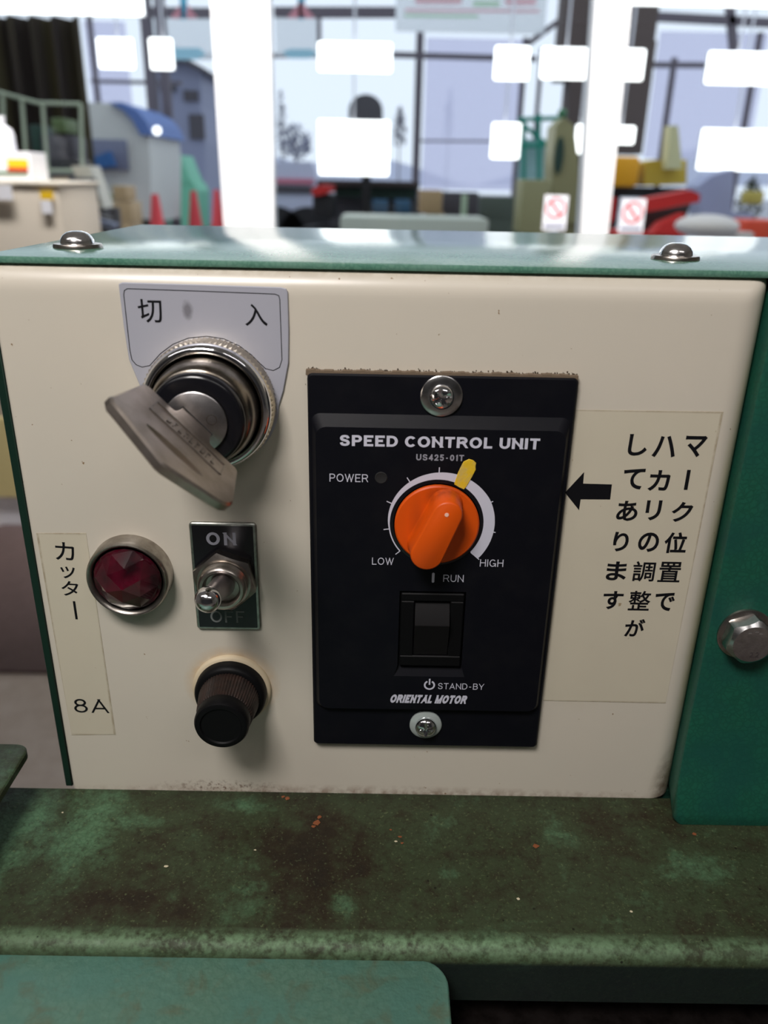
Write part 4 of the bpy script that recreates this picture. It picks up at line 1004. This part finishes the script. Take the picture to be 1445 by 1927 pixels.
# beige machine with dark box and yellow cap
bmch = thing('beige_machine', 'beige workshop machine with a black motor and a yellow cap', 'machine', tuple(W(140, 430, 3.2)))
s = bmesh.new(); bgbox(s, 98, 334, 132, 392, 3.2, 200, 8); link('machine_body', s, C_['cardboard'], bmch)
s = bmesh.new(); bgbox(s, 128, 334, 160, 384, 3.15, 160, 12); link('motor', s, C_['black'], bmch)
s = bmesh.new(); bgpoly(s, [(134, 312), (168, 312), (205, 418), (176, 418)], 3.3, 120); link('side_sheet', s, C_['palebeige'], bmch)
s = bmesh.new(); bgpoly(s, [(100, 385), (122, 382), (205, 412), (196, 424)], 3.05, 60); link('slanted_rail', s, C_['darkbrown'], bmch)
s = bmesh.new(); bgpoly(s, [(108, 400), (122, 396), (215, 422), (210, 432)], 3.0, 60); link('slanted_rail', s, C_['bluegrey'], bmch)
c = W(150, 391, 3.0); s = bmesh.new(); bmesh.ops.create_uvsphere(s, u_segments=20, v_segments=10, radius=26)
for v in s.verts: v.co = Vector((v.co.x*1.1, v.co.y, v.co.z*.75))+c
link('yellow_cap', s, C_['yellow'], bmch)
a_ = W(100, 392, 3.2); b_ = W(200, 392, 3.2); legs(bmch, a_.x+20, b_.x-20, a_.y+20, a_.y+150, W(150, 392, 3.2).z, 18, C_['darkgrey'])
# white cab with blue stripe
cab2 = thing('vehicle_cab', 'white rounded vehicle cab with a broad blue roof band', 'vehicle', tuple(W(215, 430, 6.0)))
s = bmesh.new(); bgpoly(s, [(156, 420), (152, 192), (215, 194), (240, 204), (262, 222), (278, 252), (283, 300), (283, 420)], 6.0, 900); link('cab_body', s, cm_('milk_white', (222, 222, 216)), cab2, smooth=20)
s = bmesh.new(); bgpoly(s, [(205, 193), (228, 192), (256, 206), (275, 228), (286, 254), (264, 254), (250, 228), (232, 208)], 5.95, 960); link('roof_band', s, cm_('mid_blue', (96, 124, 184)), cab2, smooth=20)
s = bmesh.new(); bgbox(s, 168, 262, 240, 320, 5.97, 20, 6); link('cab_window', s, C_['bluegrey'], cab2)
s = bmesh.new(); bgpoly(s, [(165, 300), (205, 285), (215, 312), (170, 318)], 5.9, 60); link('blue_mudguard', s, C_['blue'], cab2)
for u in (176, 262):
    c = W(u, 415, 6.0); s = bmesh.new(); lathe(s, [(330, c.y-10), (330, c.y+220), (180, c.y+230)], c.x, YD+332, 32); link('wheel', s, C_['black'], cab2)
c = W(297, 246, 5.8); s = bmesh.new(); lathe(s, [(16, c.y), (26, c.y-20), (24, c.y-32), (0, c.y-34)], c.x, c.z, 20); link('head_lamp', s, mat('lamp_glow', (1, 1, 1), .5, emit=2.5), cab2)
# cardboard goods, plants
gd = [('carton_stack', 'cardboard', (208, 380, 248, 418), 'brown carton pile in front of the white vehicle cab', 'box')]
for nm, c0, r4, lb_, ct in gd:
    s = bmesh.new(); bgbox(s, *r4, 4.6, 200, 4); bgbox(s, r4[0]+4, r4[1]-30, r4[2]-10, r4[1]-2, 4.6, 180, 4); bgbox(s, r4[0]-2, r4[3], r4[2]+4, 600, 4.6, 240, 4); simple(nm, s, C_[c0], lb_, ct)
def bush(name, u, v, ru, rv, m, m_, label, n=160, seed=1, lr=.13, trunk=True):
    rn = random.Random(seed); c = W(u, v, m); k = m*1000/1560; t = thing(name, label, 'tree' if rv > 30 else 'plant', (c.x, c.y, YD))
    bm = bmesh.new()
    for i in range(n):
        while True:
            p = Vector((rn.uniform(-1, 1), rn.uniform(-1, 1), rn.uniform(-1, 1)))
            if p.length < 1: break
        if rv > ru: p.x *= (1-(p.z+1)/2*.75)
        s_ = rn.uniform(.6, 1.3)*lr*ru*k*1.6
        q = Vector((c.x+p.x*ru*k, c.y+p.y*ru*k, c.z+p.z*rv*k)); r1 = Vector((rn.gauss(0, 1), rn.gauss(0, 1), rn.gauss(0, 1))).normalized(); r2 = r1.cross(Vector((0, 0, 1))).normalized() if abs(r1.z) < .98 else Vector((1, 0, 0))
        r3 = r1.cross(r2); bm.faces.new([bm.verts.new(q+r1*s_), bm.verts.new(q+r2*s_*.5), bm.verts.new(q-r1*s_), bm.verts.new(q-r2*s_*.5)])
    f = link('foliage', bm, m_, t, smooth=0); f['kind'] = 'stuff'
    if trunk: link('trunk', tube(bmesh.new(), [(c.x, c.y, YD), (c.x, c.y, c.z+rv*k*.5)], [ru*k*.09, ru*k*.04], 8), M['darkwood'], t)
bush('potted_shrub', 222, 372, 22, 22, 5.0, C_['leaf'], 'green shrub with yellow bits above the brown cartons', 120, 2)
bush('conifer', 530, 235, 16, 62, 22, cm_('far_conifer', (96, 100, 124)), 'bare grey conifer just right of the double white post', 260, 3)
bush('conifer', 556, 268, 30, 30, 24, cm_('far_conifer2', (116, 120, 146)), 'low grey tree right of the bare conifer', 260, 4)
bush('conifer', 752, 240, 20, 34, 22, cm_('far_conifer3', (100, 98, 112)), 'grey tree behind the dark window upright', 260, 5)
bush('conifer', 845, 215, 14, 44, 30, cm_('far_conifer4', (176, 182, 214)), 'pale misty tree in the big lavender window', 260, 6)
bush('dark_shrub', 1412, 372, 30, 36, 6.0, cm_('shrub_dark', (70, 76, 52)), 'dark shrub behind the red machine at far right', 300, 7)
# traffic cones
M['cone'] = cm_('cone_red', (236, 70, 76), .5)
cone0 = None
for i, (u, v, m, lb_) in enumerate(((291, 365, 5.6, 'red traffic cone beside the paired brown posts'), (365, 380, 7.0, 'red traffic cone left of its twin near the double white post'), (408, 372, 7.7, 'red traffic cone right against the double white post'))):
    c = W(u, v, m)
    if cone0 is None:
        cone0 = thing('traffic_cone', lb_, 'traffic cone', (c.x, c.y, YD), 'red traffic cones in the yard'); hh = c.z-YD
        s = bmesh.new(); lathez(s, [(120, YD+30), (24, YD+hh-10), (18, YD+hh)], c.x, c.y, 28); link('cone_body', s, M['cone'], cone0)
        link('cone_base', BX(c.x-130, c.x+130, c.y-130, c.y+130, YD, YD+30, 8, 1), M['cone'], cone0)
        s = bmesh.new(); lathez(s, [(80, YD+hh*.42), (57, YD+hh*.62)], c.x, c.y, 28); link('white_band', s, C_['white'], cone0)
    else:
        r0 = cone0.copy(); col.objects.link(r0); r0.location = (c.x*S, c.y*S, YD*S); r0['label'] = lb_
        for ch in cone0.children: d0 = ch.copy(); col.objects.link(d0); d0.parent = r0
# grey building with sloping roof
gb = thing('grey_building', 'blue grey building with sloping roof left of the double white post', 'building', tuple(W(335, 330, 14)))
s = bmesh.new(); bgpoly(s, [(290, 420), (290, 150), (300, 112), (340, 112), (378, 134), (378, 200), (386, 270), (386, 420)], 14, 4000); link('wall', s, C_['bluegrey'], gb, smooth=0)
s = bmesh.new(); bgpoly(s, [(286, 118), (300, 106), (345, 106), (388, 130), (386, 138), (342, 116), (302, 116)], 13.8, 4400); link('roof', s, C_['darkgrey'], gb, smooth=0)
for u0, v0, u1, v1 in ((300, 160, 330, 172), (356, 215, 384, 262), (345, 170, 372, 190)):
    s = bmesh.new(); bgbox(s, u0, v0, u1, v1, 13.95, 60); link('window', s, C_['darkgrey'], gb, smooth=0)
# mint tarpaulin over goods, white wagon
s = bmesh.new(); bgpoly(s, [(300, 350), (310, 318), (322, 296), (340, 292), (350, 318), (362, 346)], 8, 500); bgpoly(s, [(296, 362), (300, 350), (364, 344), (372, 360), (376, 700), (292, 700)], 8, 520)
simple('tarpaulin', s, C_['mint'], 'mint green tarpaulin over goods before the grey building', 'tarpaulin', smooth=20)
wg = thing('parked_van', 'white parked van with a red stripe right of the double white post', 'vehicle', tuple(W(550, 420, 9)))
s = bmesh.new(); bgpoly(s, [(505, 425), (505, 306), (585, 304), (592, 320), (598, 360), (600, 425)], 9, 1700); link('van_body', s, cm_('van_white', (206, 208, 228)), wg, smooth=0)
s = bmesh.new(); bgbox(s, 508, 336, 590, 346, 8.97, 30); link('red_stripe', s, cm_('pale_red', (205, 120, 140)), wg, smooth=0)
s = bmesh.new(); bgbox(s, 510, 350, 586, 364, 8.97, 30); link('window', s, C_['darkgrey'], wg, smooth=0)
for u in (520, 580):
    c = W(u, 420, 9); s = bmesh.new(); lathe(s, [(330, c.y-20), (330, c.y+200), (180, c.y+210)], c.x, YD+332, 32); link('wheel', s, C_['black'], wg)
# red and black tractor front
tr = thing('small_tractor', 'small red and black tractor under the square white lamp', 'tractor', tuple(W(610, 430, 6.6)))
s = bmesh.new(); bgpoly(s, [(585, 356), (600, 348), (622, 350), (622, 362), (600, 368), (588, 368)], 6.6, 600); link('red_hood', s, C_['red'], tr, smooth=20)
s = bmesh.new(); bgbox(s, 588, 366, 628, 412, 6.65, 500, 20); link('engine', s, C_['black'], tr)
for u in (596, 640):
    c = W(u, 420, 6.7); s = bmesh.new(); lathe(s, [(300, c.y-60), (300, c.y+120), (160, c.y+130)], c.x, YD+302, 32); link('wheel', s, C_['black'], tr)
# dark counter with crates, pale bench
ct = thing('work_counter', 'long dark work counter beneath the square white lamp', 'counter', tuple(W(700, 420, 7.2)))
s = bmesh.new(); bgbox(s, 596, 340, 790, 352, 7.2, 800, 10); link('counter_top', s, C_['darkbrown'], ct)
s = bmesh.new(); bgbox(s, 630, 352, 784, 372, 7.3, 600); link('apron', s, C_['darkgreen'], ct, smooth=0)
s = bmesh.new(); bgbox(s, 620, 372, 790, 600, 7.5, 500); link('counter_body', s, cm_('dim_grey', (98, 96, 100)), ct, smooth=0)
for u0, lb_ in ((700, 'small blue crate beside the dark window upright, left one'), (742, 'small blue crate beside the dark window upright, right one')):
    s = bmesh.new(); bgbox(s, u0, 376, u0+30, 400, 7.1, 300, 8); bgbox(s, u0+3, 400, u0+27, 700, 7.14, 260); simple('plastic_crate', s, cm_('dull_blue', (60, 100, 130)), lb_, 'crate', 'blue crates in the yard')
s = bmesh.new(); bgbox(s, 640, 410, 918, 470, 5.2, 500, 12); bgbox(s, 660, 470, 900, 800, 5.3, 400, 0); simple('pale_bench', s, cm_('pale_grey_green', (176, 180, 166)), 'long pale grey green bench just above the green cover', 'bench')
# big lavender sheet window
def sheetmat(name, c0):
    m = bpy.data.materials.new(name); m.use_nodes = True; t = m.node_tree; t.nodes.clear()
    o = t.nodes.new('ShaderNodeOutputMaterial'); mx = t.nodes.new('ShaderNodeMixShader'); tr_ = t.nodes.new('ShaderNodeBsdfTransparent'); tl = t.nodes.new('ShaderNodeBsdfTranslucent')
    tr_.inputs[0].default_value = (*c0, 1); tl.inputs[0].default_value = (*c0, 1); mx.inputs[0].default_value = .5
    t.links.new(tr_.outputs[0], mx.inputs[1]); t.links.new(tl.outputs[0], mx.inputs[2]); t.links.new(mx.outputs[0], o.inputs[0]); return m
M['sheet'] = sheetmat('lavender_sheet', (.90, .89, .97))
for nm, r4, lb_ in (('vinyl_sheet', (798, 72, 982, 358), 'large lavender translucent sheet between two dark uprights'), ('vinyl_sheet', (1226, 60, 1428, 300), 'lavender translucent sheet at the right above the yellow machine'), ('vinyl_sheet', (172, 40, 248, 330), 'lavender translucent sheet left of the paired brown posts')):
    s = bmesh.new(); bgbox(s, *r4, 9.3, 8); simple(nm, s, M['sheet'], lb_, 'sheet', 'translucent sheets of the open hall', 0)
# hills far away
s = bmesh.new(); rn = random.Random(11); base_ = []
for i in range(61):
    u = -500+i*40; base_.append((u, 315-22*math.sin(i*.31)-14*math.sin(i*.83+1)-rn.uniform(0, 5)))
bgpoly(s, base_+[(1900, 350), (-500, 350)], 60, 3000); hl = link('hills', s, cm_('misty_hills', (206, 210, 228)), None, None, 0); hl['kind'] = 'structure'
# wood crate, dark goods
s = bmesh.new(); bgbox(s, 790, 358, 832, 402, 6.2, 300, 6); bgbox(s, 794, 402, 828, 800, 6.25, 260, 0); simple('wooden_crate', s, C_['cardboard'], 'brown wooden crate below the big lavender sheet', 'crate')
s = bmesh.new(); bgbox(s, 834, 362, 900, 412, 6.6, 300, 8); bgbox(s, 840, 412, 896, 800, 6.6, 280, 0); simple('dark_machine', s, C_['darkgrey'], 'dark grey machine right of the brown wooden crate', 'machine')
s = bmesh.new(); bgbox(s, 902, 370, 970, 412, 7.4, 300, 8); bgbox(s, 906, 412, 966, 800, 7.4, 280, 0); simple('green_machine', s, cm_('grey_green', (88, 96, 84)), 'grey green machine left of the olive box', 'machine')
s = bmesh.new(); bgbox(s, 868, 366, 878, 440, 6.0, 50); bgbox(s, 868, 440, 878, 900, 6.0, 50); simple('pale_stake', s, C_['palegreen'], 'pale stake standing in front of the dark grey machine', 'stake', smooth=0)
s = bmesh.new(); bgbox(s, 980, 338, 1034, 440, 5.6, 300, 10); bgbox(s, 984, 440, 1030, 900, 5.6, 280, 0); simple('olive_box', s, C_['olive'], 'olive box standing left of the ring sign', 'box')
# teal scaffold
tl_ = thing('teal_rack', 'teal tubular rack between lavender sheet and brown pillar', 'rack', tuple(W(1010, 330, 7)))
for p_, q_ in (((985, 225), (985, 600)), ((1014, 215), (1014, 600)), ((1058, 210), (1058, 600)), ((975, 225), (1064, 222)), ((975, 275), (1064, 272)), ((985, 235), (1058, 300))):
    link('tube', tube(bmesh.new(), [W(*p_, 7), W(*q_, 7)], 18, 10), C_['teal'], tl_)
s = bmesh.new(); bgbox(s, 978, 262, 1050, 345, 7.1, 60); link('pale_sheet', s, cm_('pale_teal', (170, 206, 208)), tl_, smooth=0)
om = thing('olive_machine', 'tall olive machine with a dark green oval behind the ring sign', 'machine', tuple(W(1065, 430, 5.8)))
s = bmesh.new(); bgpoly(s, [(1036, 420), (1040, 300), (1046, 236), (1062, 220), (1080, 236), (1088, 300), (1092, 420)], 5.8, 300); bgbox(s, 1040, 418, 1088, 900, 5.85, 250); link('machine_body', s, C_['olive'], om, smooth=20)
c = W(1052, 293, 5.78); s = bmesh.new(); lathe(s, [(1, c.y+5), (1, c.y-6), (0, c.y-8)], 0, 0, 24)
for v in s.verts: v.co = Vector((v.co.x*30+c.x, v.co.y, v.co.z*115+c.z))
link('green_oval', s, C_['darkgreen'], om)
c = W(1060, 215, 5.75); s = bmesh.new(); bmesh.ops.create_icosphere(s, subdivisions=2, radius=30)
for v in s.verts: v.co += c+Vector((0, 40, 8))
link('green_knob', s, C_['greenp'], om)
# yellow machine
ye = thing('yellow_machine', 'yellow machine with a pale chute right of the right white post', 'machine', tuple(W(1220, 430, 5.6)))
s = bmesh.new(); bgbox(s, 1150, 294, 1204, 352, 5.6, 300, 30); link('yellow_tank', s, C_['amber'], ye)
s = bmesh.new(); bgpoly(s, [(1212, 350), (1212, 306), (1240, 300), (1256, 316), (1292, 300), (1292, 346)], 5.7, 300); link('yellow_body', s, cm_('dull_yellow', (206, 176, 60)), ye, smooth=20)
s = bmesh.new(); bgpoly(s, [(1254, 318), (1262, 236), (1276, 236), (1284, 318)], 5.6, 120); link('pale_chute', s, cm_('straw', (214, 210, 160)), ye, smooth=20)
s = bmesh.new(); bgbox(s, 1150, 352, 1296, 372, 5.75, 300); link('under_frame', s, C_['black'], ye, smooth=0)
a_ = W(1160, 372, 5.75); b_ = W(1288, 372, 5.75); legs(ye, a_.x, b_.x, a_.y+30, a_.y+260, W(1220, 365, 5.75).z, 25, C_['black'])
rd = thing('red_implement', 'red farm implement with slanted arms at the lower right', 'farm machine', tuple(W(1230, 440, 4.6)))
for P_, c0, m in (([(1138, 376), (1160, 372), (1156, 412), (1134, 440)], 'red', 4.6), ([(1196, 378), (1300, 358), (1318, 366), (1316, 380), (1200, 402)], 'red', 4.5), ([(1200, 402), (1300, 384), (1280, 436), (1210, 440)], 'darkbrown', 4.7), ([(1228, 440), (1246, 420), (1290, 402), (1284, 440)], 'red', 4.4)):
    s = bmesh.new(); bgpoly(s, P_, m, 120); link('arm', s, C_[c0], rd, smooth=0)
s = bmesh.new(); bgbox(s, 1150, 436, 1290, 470, 4.6, 260); link('frame', s, C_['red'], rd, smooth=0)
a_ = W(1150, 470, 4.6); b_ = W(1290, 470, 4.6); legs(rd, a_.x+20, b_.x-20, a_.y+20, a_.y+220, W(1220, 465, 4.6).z, 20, C_['darkbrown'])
s = bmesh.new(); bgpoly(s, [(1312, 352), (1340, 330), (1382, 318), (1376, 404), (1320, 410)], 5.2, 200); bgbox(s, 1322, 400, 1372, 900, 5.25, 150); simple('grey_chute', s, cm_('lavender_grey', (168, 174, 204)), 'lavender grey chute left of the dark shrub', 'chute', smooth=20)
c = W(1330, 425, 4.0); s = bmesh.new(); bmesh.ops.create_uvsphere(s, u_segments=28, v_segments=14, radius=1)
for v in s.verts: v.co = Vector((v.co.x*150+c.x, v.co.y*110+c.y, v.co.z*52+c.z))
bgbox(s, 1285, 436, 1376, 900, 4.0, 80); simple('white_sack', s, cm_('sack_white', (214, 206, 200)), 'rounded white sack resting beside the red implement', 'sack')
s = bmesh.new(); bgbox(s, 1398, 414, 1470, 470, 4.2, 200, 20); bgbox(s, 1402, 465, 1466, 900, 4.2, 180); simple('red_box', s, cm_('orange_red', (220, 74, 44)), 'orange red box at the far right above the green cover', 'box')
s = bmesh.new(); bgbox(s, 1406, 360, 1438, 384, 5.0, 100, 10); bgbox(s, 1416, 380, 1428, 900, 5.02, 60); simple('yellow_guard', s, cm_('mustard', (196, 180, 90)), 'mustard yellow guard in front of the dark shrub', 'guard')
# hanging banners
M['banner'] = sheetmat('thin_white_cloth', (.97, .98, .98))
def banner(r4, m, lab, parts):
    t = thing('hanging_banner', lab, 'banner', tuple(W((r4[0]+r4[2])/2, r4[3], m)))
    s = bmesh.new(); bgbox(s, *r4, m, 12); link('banner_sheet', s, M['banner'], t, smooth=0)
    for P_, c0 in parts:
        s = bmesh.new(); bgpoly(s, P_, m-.02, 5); link('printed_shape', s, C_[c0] if isinstance(c0, str) else c0, t, smooth=0)
    return t
pk = cm_('pale_pink', (232, 190, 196)); pg = cm_('pale_print_green', (190, 220, 190)); pc = cm_('pale_cyan', (170, 220, 236))
banner((745, -60, 1030, 62), 6.5, 'wide white banner with faded coloured letters at the top', [([(762, 16), (1015, 18), (1015, 24), (762, 22)], pk), ([(890, 2), (940, 2), (940, 12), (890, 12)], pg), ([(760, 26), (900, 28), (900, 34), (760, 32)], pg), ([(780, -6), (870, -6), (868, 8), (782, 8)], pk), ([(950, -4), (1010, -4), (1008, 10), (952, 10)], pk)])
banner((268, 34, 402, 112), 7.8, 'pale banner with a cyan fish shape left of the double white post', [([(305, 98), (330, 90), (375, 90), (388, 102), (372, 112), (330, 112)], pc), ([(320, 34), (346, 0), (372, 34)], cm_('pale_red_print', (220, 150, 160))), ([(338, -6), (352, -6), (350, 36), (340, 36)], 'cyan')])
banner((518, 34, 596, 106), 7.8, 'pale banner with a cyan fish shape right of the double white post', [([(530, 98), (545, 92), (585, 92), (598, 100), (582, 110), (545, 110)], pc), ([(540, 34), (566, 0), (592, 34)], cm_('pale_red_print2', (220, 150, 160))), ([(560, -6), (574, -6), (572, 36), (562, 36)], 'cyan')])
# bright reflections in the glass, added as glowing panels beyond it
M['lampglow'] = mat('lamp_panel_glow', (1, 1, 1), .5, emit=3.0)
reflections = ((182, 70, 252, 130, 'square lamp above the white vehicle cab'), (280, 70, 326, 132, 'narrow square lamp beside the paired brown posts'), (597, 78, 738, 136, 'wide lamp above the dark round shape'),
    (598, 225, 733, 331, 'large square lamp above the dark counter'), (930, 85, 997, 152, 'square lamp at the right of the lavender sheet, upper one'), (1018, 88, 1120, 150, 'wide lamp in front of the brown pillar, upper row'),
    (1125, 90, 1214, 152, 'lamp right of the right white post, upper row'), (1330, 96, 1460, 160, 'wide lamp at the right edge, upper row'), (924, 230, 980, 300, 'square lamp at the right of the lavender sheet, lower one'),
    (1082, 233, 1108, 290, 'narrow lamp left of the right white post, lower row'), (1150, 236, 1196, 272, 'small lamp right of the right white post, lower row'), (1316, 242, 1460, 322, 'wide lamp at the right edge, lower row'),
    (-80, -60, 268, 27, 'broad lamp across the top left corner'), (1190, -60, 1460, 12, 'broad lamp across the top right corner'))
for u0, v0, u1, v1, lb_ in reflections:
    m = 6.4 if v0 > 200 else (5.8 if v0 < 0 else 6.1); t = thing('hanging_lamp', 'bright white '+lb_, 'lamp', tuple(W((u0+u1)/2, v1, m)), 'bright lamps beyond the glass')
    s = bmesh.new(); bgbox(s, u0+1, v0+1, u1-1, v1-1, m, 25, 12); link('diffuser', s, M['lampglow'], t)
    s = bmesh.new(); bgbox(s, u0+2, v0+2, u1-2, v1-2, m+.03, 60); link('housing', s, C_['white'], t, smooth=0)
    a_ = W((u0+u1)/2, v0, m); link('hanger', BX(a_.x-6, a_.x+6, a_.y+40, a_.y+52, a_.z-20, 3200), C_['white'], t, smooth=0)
# reflected head in the glass, added as a dark rounded shape
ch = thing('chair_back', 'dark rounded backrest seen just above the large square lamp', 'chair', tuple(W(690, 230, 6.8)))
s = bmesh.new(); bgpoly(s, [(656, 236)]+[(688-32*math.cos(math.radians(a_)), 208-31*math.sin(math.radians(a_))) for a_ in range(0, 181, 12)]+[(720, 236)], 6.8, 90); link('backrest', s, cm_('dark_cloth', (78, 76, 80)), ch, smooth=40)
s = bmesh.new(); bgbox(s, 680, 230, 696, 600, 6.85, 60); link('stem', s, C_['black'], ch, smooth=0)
# open hall roof above the yard
hr = thing('hall_roof', 'dark roof beams of the open hall above the yard', 'roof', (0, 9000, 3200))
for y in (5640, 5940, 6260, 9600): link('roof_beam', BX(-9000, 9000, y-40, y+40, 3200, 3290), C_['darkgrey'], hr, smooth=0)
for x in (-8800, 0, 8800): link('cross_beam', BX(x-40, x+40, 5600, 9640, 3290, 3380), C_['darkgrey'], hr, smooth=0)
for x in (-8800, 8800):
    for y in (6000, 9600): link('post', BX(x-60, x+60, y-60, y+60, YD, 3200), M['darksteel'], hr, smooth=0)
